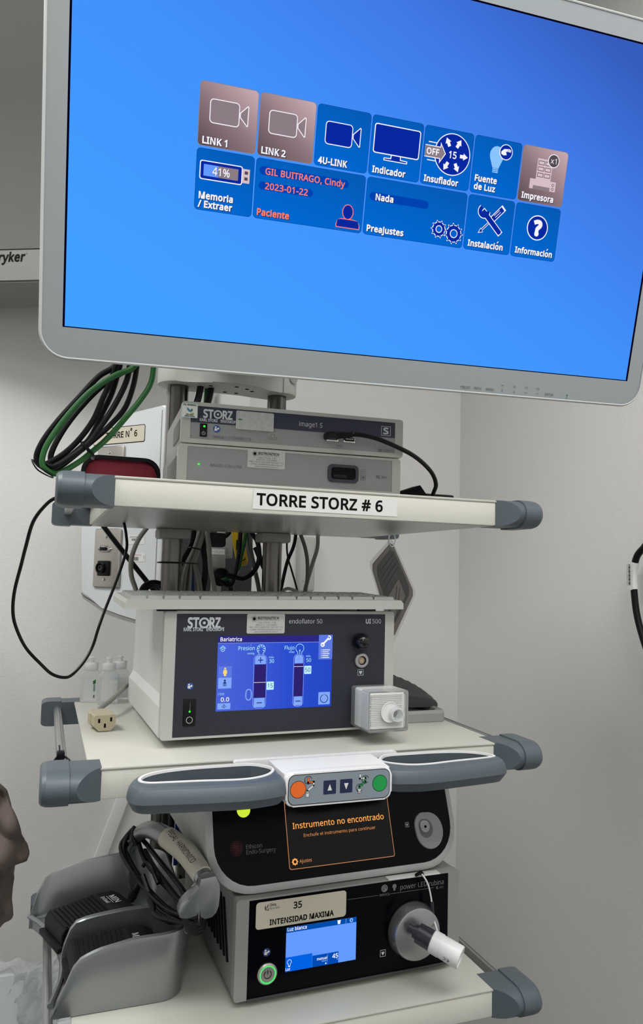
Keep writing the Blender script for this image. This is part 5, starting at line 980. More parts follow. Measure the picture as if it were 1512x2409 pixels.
# ---------------------------------------------------------------- ultrasonic generator
gen = thing('ultrasonic_generator', 'worn grey generator with glossy black reclined front and orange message', 'generator', (.0645, .0619, .977), (0, 0, .0315))
SP, CP = math.sin(.355), math.cos(.355)
def gp(u, v, off=0): return (u, v * SP - off * CP, v * CP + off * SP)      # face plane, off = outwards
HV = .1385
def gout(e, r):
    x1 = .1732 - e; p = []
    for cx, cy, a in ((x1 - r, e + r, -90), (x1 - .004, HV - e - .004, 0), (-x1 + .004, HV - e - .004, 90), (-x1 + r, e + r, 180)):
        rr_ = r if cy < .08 else .004
        for k in range(9): q_ = math.radians(a + 90 * k / 8); p.append((cx + rr_ * math.cos(q_), cy + rr_ * math.sin(q_)))
    return p
A0, A1, A2 = gout(0, .055), gout(.0035, .0525), gout(.0085, .048)
b = MB(); b.loft([[gp(u, v, -.014) for u, v in A0], [gp(u, v, -.003) for u, v in A0], [gp(u, v, .0) for u, v in A1], [gp(u, v, .001) for u, v in A2], [gp(u, v, -.0005) for u, v in A2]], cap=False); obj('bumper_frame', b, M_bumper, gen, smooth=35)
b = MB(); b.m(M_glassblk); b.poly([gp(u, v, -.0004) for u, v in A2]); fp = obj('front_panel', b, None, gen, smooth=0, recalc=False)
b = MB(); b.loft([[gp(u * .992, max(v, .0012), -.012) for u, v in A0]] + [[(u * .985, y, max(v, .004) * CP) for u, v in gout(0, .030)] for y in (.075, .285)]); obj('casing', b, M_bumper, gen, smooth=35)
for fx in (-.12, .12):
    for fy in (.04, .25): obj('foot', MB().cyl((fx, fy, -.003), (fx, fy, .006), .012, n=16), M_black, gen)
g = G((-.1712, .065, 0), ux=(0, 1, 0), n=(-1, 0, 0)); g.poly([(0, 118), (46, 118), (23, 88)], M_ink, 2); g.poly([(2.5, 116.8), (43.5, 116.8), (23, 90)], mat('sticker_tan', (190, 168, 120), .5), 3); g.done('warning_sticker', gen)
g = G(gp(0, 0, .0002), uy=(0, SP, CP), n=(0, -CP, SP))
g.rr(-71.2, 20.4, 75.0, 112, 3, E_orangel, 1); g.rr(-70.3, 21.3, 74.1, 111, 2.4, mat('screen_glass', (12, 12, 15), .1, spec=.2), 2)
g.text('Instrumento no encontrado', -62.4, 66.6, 6.9, E_orange, x1=65.8, l=3, bold=.008); g.text('Enchufe el instrumento para continuar', -48.6, 56, 3.7, E_oranged, x1=52, l=3)
g.text('Ajustes', -57.2, 27, 4.0, E_oranged, x1=-40.8, l=3)
gear(g, -63.2, 29, 3.6, E_orange, E_orange, mat('screen_glass', (12, 12, 15)), 3, 8, .01); g.circ(-63.2, 29, 1.9, mat('screen_glass', (12, 12, 15)), 7, 16); g.done('message_screen', gen)
g = G(gp(0, 0, .0001), uy=(0, SP, CP), n=(0, -CP, SP))
g.text('Ethicon', -124.4, 50, 4.6, M_printd, x1=-104, l=2); g.text('Endo-Surgery', -124.4, 43.8, 4.6, M_printd, x1=-86.8, l=2)
mr = mat('logo_red', (104, 30, 36), .5)
for i in range(9):
    for j in range(9):
        dx, dy = i - 4, j - 4
        if dx * dx + dy * dy < 21: g.circ(-136.4 + dx * 1.75, 51.8 + dy * 1.95, .78 - .06 * math.hypot(dx, dy), mr, 2, 7)
heartbox(g, 96.4, 53.8, 101.2, 59.2, M_print); g.done('lettering', gen)
obj('status_light', MB().lathe([(0, .0086), (.0012, .0084), (.0018, .006), (.002, .001)], gp(-.1247, .0945, -.0002), (0, -CP, SP), 24), E_yg, gen)
def drop(cx, cy, r, k=1.0):     # rounded drop with a squarish upper left corner
    p = []
    for a in range(0, 360, 12):
        q_ = math.radians(a); x, y = math.cos(q_), math.sin(q_)
        m_ = 1 + (.16 if 95 < a < 175 else 0) * math.sin(math.radians((a - 95) / 80 * 180))
        p.append((cx + r * x * m_, cy + r * 1.12 * y * m_))
    return p
b = MB(); b.loft([[gp(u / 1000, v / 1000, o_) for u, v in drop(cx, cy, r)] for cx, cy, r, o_ in ((130.6, 46.4, 20.6, -.0004), (130.6, 46.4, 20.2, .002), (130.2, 46.6, 18.8, .0022), (127.4, 48.4, 11.4, -.003 + .0035), (126.6, 49.2, 10.6, .0002), (126.4, 49.4, 9.9, .0003))], cap=False); sk = obj('instrument_socket', b, mat('socket_grey', (158, 162, 161), .42), gen, smooth=40)
b = MB(); b.m(mat('socket_floor_grey', (104, 108, 108), .5)); b.poly([gp(u / 1000, v / 1000, .0004) for u, v in drop(126.4, 49.2, 10.4)]); obj('socket_floor', b, None, sk, smooth=0, recalc=False)
b = MB(); b.loft([[gp(u / 1000, v / 1000, o_) for u, v in drop(124.4, 52, r)] for r, o_ in ((6.8, .0004), (6.6, .0028), (6, .003))]); obj('plug_core', b, mat('socket_core', (176, 180, 180), .4), sk, smooth=40)
g = G(gp(0, 0, .0031), uy=(0, SP, CP), n=(0, -CP, SP)); g.circ(124.4, 51.6, 1.9, M_ink, 1, 14)
for k in range(9): g.circ(124.4 + 4.3 * math.cos(k * .7), 51.6 + 4.3 * math.sin(k * .7), .45, M_ink, 1, 8)
g.done('contact_hole', sk)

# ---------------------------------------------------------------- light source
TH = .1152
tl = device('light_source', 'grey light source with black front panel and small blue screen on the bottom shelf', 'light source', (.0762, .0546, .8588), .0247, .305, TH, .30, M_framed, M_glassblk, (-.1368, .1352), (.0004, .1132), M_caseg, feet=.008)
obj('front_lip', MB().box(-.137, .135, -.0006, .0012, -.0012, .0016, .0004), M_dgrey, tl)
b = MB(); b.prism([(-.1528, 0, .030), (-.1528, .004, .030), (-.1528, .030, .095), (-.1528, .026, .095)], (.0026, 0, 0)); v0 = obj('vent_slot', b, M_blackm, tl); v0.location = (0, .035, 0)
for k in range(1, 9):
    v_ = v0.copy(); C.objects.link(v_); v_.location = (0, .035 + k * .016, 0)
g = G((0, .0012, 0)); g.line([(-9.2, 98), (33, 97.6)], .4, M_printd); g.line([(50.4, 97.3), (113.5, 97.1)], .4, M_printd); g.text('power LED', 64.4, 100.6, 6.0, M_printd, x1=103.4); g.text('rubina', 106.7, 99.8, 6.2, M_printd, x1=128.4); g.text('TL', 116.8, 94.8, 2.9, M_printd, x1=120.6, bold=.03); g.text('400', 122, 94.8, 2.9, M_inkg, x1=128.4); g.text('NIR/ICG', 35, 96, 2.9, M_printd, x1=49.2)
g.circ(41.8, 105.2, 4.6, M_printd, 2, 20); g.arc(41.8, 105.2, 3, .5, 0, 250, M_glassblk, 3, 14); g.arc(42.4, 104.6, 1.6, .5, 0, 250, M_glassblk, 3, 12)
g.circ(56, 106, 2.9, M_printd, 2, 16); g.poly([(54.2, 104.2), (57.8, 104.2), (57.2, 100.6), (54.8, 100.6)], M_printd, 2); g.done('lettering', tl)
g = G((0, .0012, 0)); bookman(g, -113.4, 51.2, 4.8, mat('icon_dark_blue', (30, 54, 120), .5)); g.done('manual_symbol', tl)
g = G((0, .0012, 0)); heartbox(g, 37.4, 22.2, 44.8, 30, M_print); g.done('socket_symbol', tl)
g = G((0, .0003, 0)); g.rr(-128.6, 79, -11.6, 110.2, 4.2, M_labelc, 2); g.text('35', -81.4, 97.6, 7.4, M_ink, x1=-70.4, l=3, bold=.02); g.text('INTENSIDAD MAXIMA', -111.2, 82.4, 6.0, M_ink, x1=-28, l=3, bold=.03)
g.text('Clínica', -111.6, 104.2, 3.0, M_ink, x1=-103.6, l=3, bold=.02); g.text('Reina Sofía', -111.6, 100.2, 3.0, M_inkg, x1=-99, l=3); mp = mat('logo_plum', (86, 66, 76), .5)
g.poly([(-117.4, 106.4), (-116, 104), (-115.6, 99.8), (-116.6, 99.6), (-117.8, 102)], mp, 3); g.poly([(-113, 107.6), (-114.8, 105), (-115, 101.6), (-113.4, 104)], mp, 3); g.poly([(-113, 103), (-115, 99.6), (-112.8, 99.2)], mp, 3); g.done('intensity_label', tl)
g = G((0, .0011, 0)); g.rect(-89.3, 24.5, 3.4, 75.6, E_lb, 0); g.rect(-89.3, 69.6, 3.4, 75.6, E_bar2, 1); g.text('Luz blanca', -87.8, 71.4, 4, E_txt, x1=-63, l=2, bold=.014)
g.rect(-89.3, 24.5, -55, 41.2, E_mb, 1); g.rect(-54.8, 24.5, -20.2, 38, E_mb2, 1); g.line([(-34.6, 25), (-34.6, 38)], .25, E_lb, 2); g.text('45', -28.4, 31, 5, E_txt, x1=-20.7, l=2, bold=.016); g.text('%', -22.6, 28.4, 1.8, E_pale, x1=-20.7, l=2); g.text('manual', -48.6, 31.6, 3.2, E_txt, x1=-35.2, l=2, bold=.012); g.text('Modo', -42.2, 28.8, 2.2, E_pale, x1=-35.4, l=2); g.poly([(-38, 25.8), (-35.6, 25.8), (-36.8, 27.8)], E_white, 2)
g.arc(-84.4, 35.6, 2.6, .5, -60, 240, E_txt, 2, 20); g.line([(-85.7, 33.3), (-85.4, 31)], .5, E_txt, 2); g.line([(-83.1, 33.3), (-83.4, 31)], .5, E_txt, 2); g.rect(-85.4, 29.8, -83.4, 31.2, E_txt, 2); g.text('Luz', -89, 26, 3, E_txt, x1=-83.2, l=2, bold=.014)
g.poly([(-22.6, 75), (-18, 75), (-18.8, 70.4), (-21.8, 70.4)], E_white, 2); g.line([(-11, 70.4), (-11, 75.4)], .4, E_pale, 2); gear(g, -3.6, 72.8, 2.2, E_pale, E_pale, E_bar2, 2, 8, .01); g.done('display', tl)
b = MB(); b.lathe([(0, .0124), (.002, .0124), (.0034, .0112), (.0036, .0104), (.0030, .0100), (.0030, .001)], (-.1122, .0014, .0268), (0, -1, 0), 36); pb = obj('power_button', b, M_steel, tl, smooth=40)
g = G((0, -.0018, 0)); g.arc(-112.2, 26.8, 9.6, 1.7, 0, 360, E_g, 3, 40); g.arc(-112.2, 26.8, 4.4, .7, 120, 420, M_ink, 2, 26); g.line([(-112.2, 27.5), (-112.2, 31.6)], .8, M_ink, 2); g.done('button_ring', pb)
b = MB(); b.lathe([(0, .0352), (.0012, .0352)], (.0818, .0014, .0500), (0, -1, 0), 48); b.mats = [M_black]; obj('port_gasket', b, M_black, tl)
b = MB(); b.lathe([(.0005, .0338), (.0145, .0325), (.0165, .0316), (.0172, .030), (.0172, .001)], (.0818, .0008, .0500), (0, -1, 0), 56); obj('light_port', b, M_alu, tl, smooth=30)

# cable adapter in the light port
t = thing('cable_adapter', 'white and dark blue adapter hanging in the light port of the lower unit', 'adapter', (.162, .02, .915))
d0, d1 = Vector((.1455, .030, .9215)), Vector((.1945, -.022, .899)); dv = (d1 - d0).normalized(); Ln = (d1 - d0).length
mdk = mat('adapter_dark', (40, 42, 54), .35)
obj('dark_sleeve', MB().lathe([(-.006, .0052), (.002, .0056), (.0022, .0085), (.007, .0088), (.0072, .0120), (.026, .0124), (.0262, .0105)], d0, dv, 28), mdk, t, world=True)
obj('white_sleeve', MB().lathe([(.0258, .0126), (.0270, .0136), (.038, .0138), (.0382, .0132), (.0625, .0136), (.0638, .0132), (.0642, .012), (.0625, .0115)], d0, dv, 32), M_white, t, world=True)
g_ = G(d0 + dv * .050 + Vector((-.30 * 0, 0, 0)) + (Vector((-.45, -.80, -.38)) - dv * Vector((-.45, -.80, -.38)).dot(dv)).normalized() * .0137, ux=-dv, uy=-(dv.cross((Vector((-.45, -.80, -.38)) - dv * Vector((-.45, -.80, -.38)).dot(dv)).normalized())), n=(Vector((-.45, -.80, -.38)) - dv * Vector((-.45, -.80, -.38)).dot(dv)).normalized())
g_.arc(2.6, 0, 1.9, .6, 60, 300, M_ink, 2, 12); g_.arc(-2.0, 0, 1.9, .6, 60, 300, M_ink, 2, 12); g_.line([(-3.8, 0), (-1.8, 0)], .5, M_ink, 2); g_.done('mark', t, world=True)
obj('tether', MB().tube([(.1655, .049, .981), (.173, .045, .969), (.178, .044, .951), (.180, .044, .936), (.182, .042, .922), (.1815, .030, .911), (.170, .014, .918)], .0011, 8, 6), M_white, t, world=True)
obj('tether_sleeve', MB().cyl((.1795, .0440, .9455), (.1806, .0440, .9310), .0022, n=12), mdk, t, world=True)
t = thing('metal_strip', 'thin pale strip sticking out between the generator and the light source', 'strip', (.15, .05, .9745))
b = MB(); b.box(.122, .196, .0530, .0640, .9742, .9758, .0004); obj('strip', b, M_label, t, world=True)
b = MB(); b.tube([(.160, .0525, .9768), (.1655, .049, .981), (.170, .0525, .9768)], .0022, 8, 4); obj('tether_knot', b, M_black, t, world=True)

# ---------------------------------------------------------------- dual foot switch on the bottom shelf
fs = thing('dual_foot_switch', 'silver double foot switch with black pedals and carrying handle on the bottom shelf', 'foot switch', (-.2, .2, ZB))
path = []
def seg(p, q, n):
    for k in range(n): path.append(Vector(p).lerp(Vector(q), k / n))
seg((-.278, .094), (-.155, .094), 16)
for k in range(8): a = math.radians(-90 + 90 * k / 8); path.append(Vector((-.155 + .030 * math.cos(a), .124 + .030 * math.sin(a))))
seg((-.125, .124), (-.125, .305), 10)
for k in range(8): a = math.radians(90 * k / 8); path.append(Vector((-.155 + .030 * math.cos(a), .305 + .030 * math.sin(a))))
seg((-.155, .335), (-.304, .335), 16); path.append(Vector((-.304, .335)))
def interp(tab, x):
    if x <= tab[0][0]: return tab[0][1]
    for (a, va), (b_, vb) in zip(tab, tab[1:]):
        if x <= b_: return va + (vb - va) * (x - a) / (b_ - a)
    return tab[-1][1]
HN = [(-.278, .857), (-.264, .884), (-.255, .905), (-.247, .914), (-.235, .919), (-.224, .922), (-.181, .929), (-.126, .9325)]
HF = [(-.304, .868), (-.296, .898), (-.286, .918), (-.273, .927), (-.233, .938), (-.184, .943), (-.126, .944)]
rg = []
for i, p in enumerate(path):
    d_ = (path[min(i + 1, len(path) - 1)] - path[max(i - 1, 0)]).normalized(); nrm = Vector((d_.y, -d_.x))
    k = min(max((p.y - .094) / .241, 0), 1)
    h_ = interp(HN, p.x) * (1 - k) + interp(HF, p.x) * k
    fl = .010 * max(0, (p.x + .19) / .065)
    ot = p + nrm * fl * .9; it = ot - nrm * .0055; ib = p - nrm * .0055; om = p + nrm * fl * .4
    rg.append([(p.x, p.y, ZB + .001), (om.x, om.y, (ZB + h_) / 2), (ot.x + nrm.x * .001, ot.y + nrm.y * .001, h_ - .006), (ot.x, ot.y, h_ - .001), (it.x + nrm.x * .002, it.y + nrm.y * .002, h_ + .0004), (it.x, it.y, h_ - .003), (ib.x, ib.y, ZB + .001)])
obj('tray_wall', MB().loft(rg), M_silver, fs, world=True, smooth=40)
fl = [(-.302, .331), (-.290, .310), (-.278, .282), (-.268, .245), (-.2635, .21), (-.2635, .175), (-.267, .14), (-.276, .0975), (-.155, .0975), (-.136, .106), (-.1285, .124), (-.1285, .305), (-.136, .323), (-.155, .3315)]
b = MB(); b.prism([(x, y, ZB + .0006) for x, y in fl], (0, 0, .0145), .002, 2); obj('tray_floor', b, M_silver, fs, world=True, smooth=40)
b = MB(); lp = [(-.304, .335), (-.290, .310), (-.278, .282), (-.268, .245), (-.2635, .21), (-.2635, .175), (-.267, .14), (-.278, .094)]
b.tube([(x, y, ZB + .016) for x, y in lp], .0034, 8, 4); obj('front_rim', b, M_silver, fs, world=True)
HMd = [(-.2655, .868), (-.262, .886), (-.255, .905), (-.248, .913), (-.236, .916), (-.222, .918), (-.185, .921), (-.128, .921)]
rg = [[(x, .1925, ZB + .002), (x, .1925, z - .002), (x, .195, z), (x, .1985, z), (x, .2005, z - .002), (x, .2005, ZB + .002)] for x, z in HMd]
obj('divider', MB().loft(rg), M_silver, fs, world=True, smooth=40)
def pedal(name, ox, oy, rot, ln, wd, word):
    M_ = Matrix.Translation((ox, oy, ZB + .0185)) @ Matrix.Rotation(rot, 4, 'Z')
    top = []; nz = 11
    for k in range(nz * 2 + 1):
        x = .004 + (ln * .60) * k / (nz * 2); top.append((x, .0265 + .006 * k / (nz * 2) ))
    top += [(ln * .68, .0335), (ln - .012, .0325), (ln, .026), (ln, .012), (.004, .004), (0, .008), (0, .020)]
    b = MB(); b.prism([M_ @ Vector((x, 0, z)) for x, z in top], M_.to_3x3() @ Vector((0, wd, 0)), .0012, 1); p = obj('pedal', b, M_pedal, fs, world=True, smooth=15)
    b = MB(); b.box(-.006, ln - .006, -.003, wd + .003, -.0012, .006, .0015); bmesh.ops.transform(b.bm, matrix=M_, verts=b.bm.verts); obj('pedal_base', b, M_pedal, fs, world=True)
    for k in range(nz):
        x = .004 + (ln * .60) * (k + .5) / nz; z = .0265 + .006 * (k + .5) / nz; b = MB(); b.prism([M_ @ Vector(q) for q in ((x - .0017, .0015, z - .001), (x + .0017, .0015, z - .001), (x + .0010, .0015, z + .0018), (x - .0010, .0015, z + .0018))], M_.to_3x3() @ Vector((0, wd - .003, 0))); obj('ridge', b, M_pedal, p, world=True, smooth=0)
    R3 = M_.to_3x3(); g = G(M_ @ Vector((0, 0, .0340)), ux=R3 @ Vector((0, -1, 0)), uy=R3 @ Vector((1, 0, 0)), n=R3 @ Vector((0, 0, 1)))
    y0 = ln * 1000 * .71
    if word == 'MIN': g.text('MIN', -wd * 700, y0 + 6, 8.4, M_label, x1=-wd * 700 + 24, l=1); g.line([(-wd * 720, y0 + 3.6), (-wd * 700 + 22, y0 + 3.6)], .6, M_label, 1); g.text('EnSeal', -wd * 740, y0 - 4.6, 5.4, M_label, x1=-wd * 700 + 19, l=1)
    else: g.text('MAX', -wd * 640, y0 + 1, 8.4, M_label, x1=-wd * 640 + 24, l=1)
    g.done('lettering', p, world=True)
pedal('pedal', -.2555, .116, .04, .104, .066, 'MAX'); pedal('pedal', -.2640, .2125, .33, .106, .064, 'MIN')
# handle
hp = [(-.160, .300, .900), (-.170, .293, .935), (-.173, .282, .972), (-.157, .245, 1.0015), (-.138, .19, 1.0075), (-.126, .13, 1.0095), (-.1205, .085, 1.0085), (-.1160, .050, 1.0040)]
hdl = obj('carry_handle', MB().tube(hp, lambda k: .0105 + .0025 * math.sin(PI * k), 14, 6, flat=.8), M_silver, fs, world=True, smooth=50)
hk = [(-.124, 1.010), (-.106, 1.012), (-.101, 1.002), (-.100, .991), (-.1012, .977), (-.104, .970), (-.109, .966), (-.1165, .965), (-.1215, .968), (-.1232, .976), (-.1236, .984), (-.1242, .976), (-.1262, .970), (-.1375, .968), (-.1455, .970), (-.1465, .976), (-.144, .983), (-.1375, .990), (-.129, .9945), (-.1245, .999)]
obj('cord_hook', MB().prism([(x, .036, z) for x, z in hk], (0, .020, 0), .0014, 2), M_silver, fs, world=True, smooth=30)
obj('handle_stem', MB().tube([(-.118, .058, .998), (-.120, .075, .965), (-.122, .098, .930)], .0085, 12, 4), M_silver, fs, world=True, smooth=50)
b = MB(); b.tube(hp[4:7] + [(-.1170, .058, 1.0055)], lambda k: .0112 + .0028 * math.sin(PI * (.55 + .38 * k)), 14, 6, flat=.8); tp = obj('tape_label', b, M_tape, fs, world=True, smooth=50)
wd_ = (Vector((-.1185, .062, 1.004)) - Vector((-.134, .185, 1.008))); ux = wd_.normalized(); nn = (Vector((-.309, -.84, 1.363)) - Vector((-.126, .125, 1.008))); nn = (nn - ux * nn.dot(ux)).normalized()
nn = (nn + Vector((.25, 0, .15))); nn = (nn - ux * nn.dot(ux)).normalized()
g = G(Vector((-.1335, .183, 1.0075)) + nn * .0152, ux=ux, uy=nn.cross(ux), n=nn); g.text('PEDAL', 8, -4.5, 7.5, M_ink, x1=42, l=1, shear=-.1); g.text('HARMONICO', 48, -4.5, 7.5, M_ink, x1=113, l=1, shear=-.1); g.done('tape_lettering', tp, world=True)

# pedal cord wound on the handle
t = thing('pedal_cord', 'black cord wound around the handle of the double foot switch', 'cord', (-.15, .17, ZB + .08))
Wr = [
 [(-.171, .268, .999), (-.183, .27, .985), (-.190, .26, .977), (-.186, .24, .966), (-.17, .2, .950), (-.157, .16, .943), (-.142, .12, .942), (-.127, .07, .955), (-.117, .062, .962)],
 [(-.17, .27, .998), (-.18, .27, .977), (-.184, .26, .972), (-.177, .24, .96), (-.164, .2, .947), (-.151, .16, .941), (-.138, .12, .941), (-.122, .07, .951), (-.117, .06, .955)],
 [(-.17, .262, .9985), (-.164, .26, .974), (-.158, .23, .962), (-.145, .19, .953), (-.134, .16, .947), (-.128, .12, .944), (-.12, .08, .952), (-.118, .06, .958)],
 [(-.165, .27, .985), (-.157, .25, .981), (-.146, .22, .972), (-.134, .18, .964), (-.127, .14, .962), (-.124, .12, .96), (-.121, .09, .955)],
 [(-.165, .18, .945), (-.158, .15, .935), (-.148, .13, .932), (-.143, .11, .934), (-.128, .085, .944), (-.116, .066, .953)],
 [(-.166, .2, .958), (-.16, .17, .943), (-.158, .15, .936), (-.159, .14, .934), (-.154, .12, .936), (-.134, .085, .943), (-.115, .06, .951)],
 [(-.180, .268, .99), (-.1875, .255, .973), (-.178, .22, .957), (-.163, .18, .945), (-.149, .14, .940), (-.133, .095, .945), (-.118, .062, .956)],
 [(-.158, .25, .972), (-.150, .215, .962), (-.140, .175, .955), (-.131, .14, .950), (-.123, .1, .951), (-.119, .07, .956)]]
for w_ in Wr: obj('winding', MB().tube(w_, .0031, 8, 6), M_black, t, world=True)
for k in range(4): obj('winding', MB().tube([(-.134 + .002 * k, .082, .951 - .005 * k), (-.124, .068, .949 - .004 * k), (-.114, .064, .952 - .004 * k), (-.1105, .07, .957 - .004 * k)], .0031, 8, 5), M_black, t, world=True)
obj('cord_tie', MB().tube([(-.166, .21, .965), (-.162, .21, .970), (-.156, .2, .968), (-.152, .19, .959), (-.149, .18, .953)], .0028, 8, 5), M_black, t, world=True)
obj('cord_end', MB().tube([(-.1715, .266, .999), (-.1745, .258, .992), (-.170, .25, .980)], .0033, 8, 5), M_black, t, world=True)
q = MB(); q.lathe([(-.002, .0030), (.0, .0058), (.006, .0064), (.0065, .0054), (.010, .0060), (.0105, .005), (.014, .0056), (.0145, .0046), (.018, .0050), (.0185, .0042), (.024, .0042), (.032, .0030)], (-.178, .222, .920), Vector((.011, -.01, .027)), 16); obj('strain_relief', q, M_black, t, world=True)

# ---------------------------------------------------------------- loose cables
def cable(name, pts, r, mt, lab, n=8, grp=None, sub=6):
    o = recentre(obj(name, MB().tube(pts, r, n, sub), mt)); tag(o, lab, 'cable', grp); return o
cable('thin_cable', [(-.285, .047, 1.4415), (-.300, .05, 1.4395), (-.311, .06, 1.432), (-.324, .08, 1.413), (-.331, .1, 1.384), (-.335, .12, 1.365), (-.342, .15, 1.331), (-.343, .17, 1.304), (-.338, .18, 1.283), (-.326, .2, 1.257), (-.307, .21, 1.235), (-.293, .22, 1.221), (-.278, .22, 1.216), (-.267, .23, 1.218), (-.252, .24, 1.234), (-.241, .25, 1.254), (-.235, .25, 1.277), (-.226, .26, 1.304), (-.211, .27, 1.346), (-.199, .28, 1.387), (-.199, .29, 1.41), (-.202, .3, 1.429)], .0021, M_black, 'thin black cable hanging in a wide loop at the left of the cart')
R_ = .0036
def coil(pts): return pts
Zt = 1.655
cable('monitor_cable', [(-.215, .11, Zt), (-.237, .12, 1.618), (-.258, .12, 1.6), (-.28, .12, 1.571), (-.302, .12, 1.541), (-.318, .12, 1.515), (-.325, .12, 1.495), (-.321, .12, 1.484), (-.313, .12, 1.486), (-.295, .12, 1.499), (-.278, .12, 1.518), (-.262, .12, 1.544), (-.252, .12, 1.572), (-.244, .12, 1.594), (-.237, .115, 1.62), (-.232, .11, Zt)], R_, M_black, 'black monitor cable forming the outermost loop below the monitor', 10)
cable('monitor_cable', [(-.205, .135, Zt), (-.215, .134, 1.62), (-.228, .133, 1.612), (-.254, .133, 1.590), (-.278, .133, 1.560), (-.295, .133, 1.533), (-.306, .132, 1.509), (-.309, .131, 1.495), (-.305, .131, 1.489), (-.292, .13, 1.494), (-.273, .13, 1.512), (-.262, .13, 1.527), (-.251, .13, 1.556), (-.240, .13, 1.584), (-.232, .13, 1.62), (-.226, .13, Zt)], R_, M_black, 'black monitor cable running just inside the green one in the hanging coil', 10)
cable('monitor_cable', [(-.221, .11, Zt), (-.222, .11, 1.614), (-.226, .11, 1.592), (-.238, .11, 1.563), (-.253, .11, 1.536), (-.268, .11, 1.512), (-.29, .11, 1.492), (-.305, .11, 1.482), (-.3135, .112, 1.4845)], R_, M_black, 'black monitor cable falling straight into the lower end of the coil', 10)
cable('monitor_cable', [(-.211, .12, Zt), (-.212, .12, 1.619), (-.216, .12, 1.59), (-.225, .12, 1.562), (-.242, .12, 1.539), (-.256, .12, 1.524), (-.277, .12, 1.503), (-.297, .12, 1.484), (-.310, .12, 1.4755)], R_ * .95, M_black, 'black monitor cable lying next to the rising green cable in the coil', 10)
cable('green_cable', [(-.205, .10, Zt), (-.216, .103, 1.615), (-.239, .104, 1.6), (-.266, .104, 1.578), (-.289, .104, 1.549), (-.306, .104, 1.522), (-.316, .104, 1.501), (-.318, .104, 1.484), (-.311, .104, 1.4755), (-.299, .112, 1.4745), (-.277, .118, 1.490), (-.263, .118, 1.503), (-.244, .115, 1.5225), (-.223, .105, 1.55), (-.207, .105, 1.573), (-.196, .105, 1.594), (-.193, .105, 1.616), (-.193, .105, Zt)], R_ * .98, M_green, 'green monitor cable looped with the black ones below the monitor', 10)
q = MB(); q.tube([(-.2715, .098, 1.5085), (-.2615, .098, 1.4985), (-.2600, .114, 1.4965), (-.2600, .136, 1.500), (-.2700, .136, 1.516), (-.2740, .114, 1.514)], .0018, 8, 4, closed=True); tag(recentre(obj('cable_tie', q, M_black)), 'black tie binding the hanging cable coil above the red pouch', 'cable tie')
q = MB(); q.tube([(-.329, .098, 1.487), (-.322, .096, 1.479), (-.308, .098, 1.4705), (-.306, .128, 1.4705), (-.322, .136, 1.479), (-.329, .126, 1.487)], .0009, 6, 4, closed=True); tag(recentre(obj('cable_tie', q, M_black)), 'thin black tie around the lowest end of the hanging cable coil', 'cable tie')

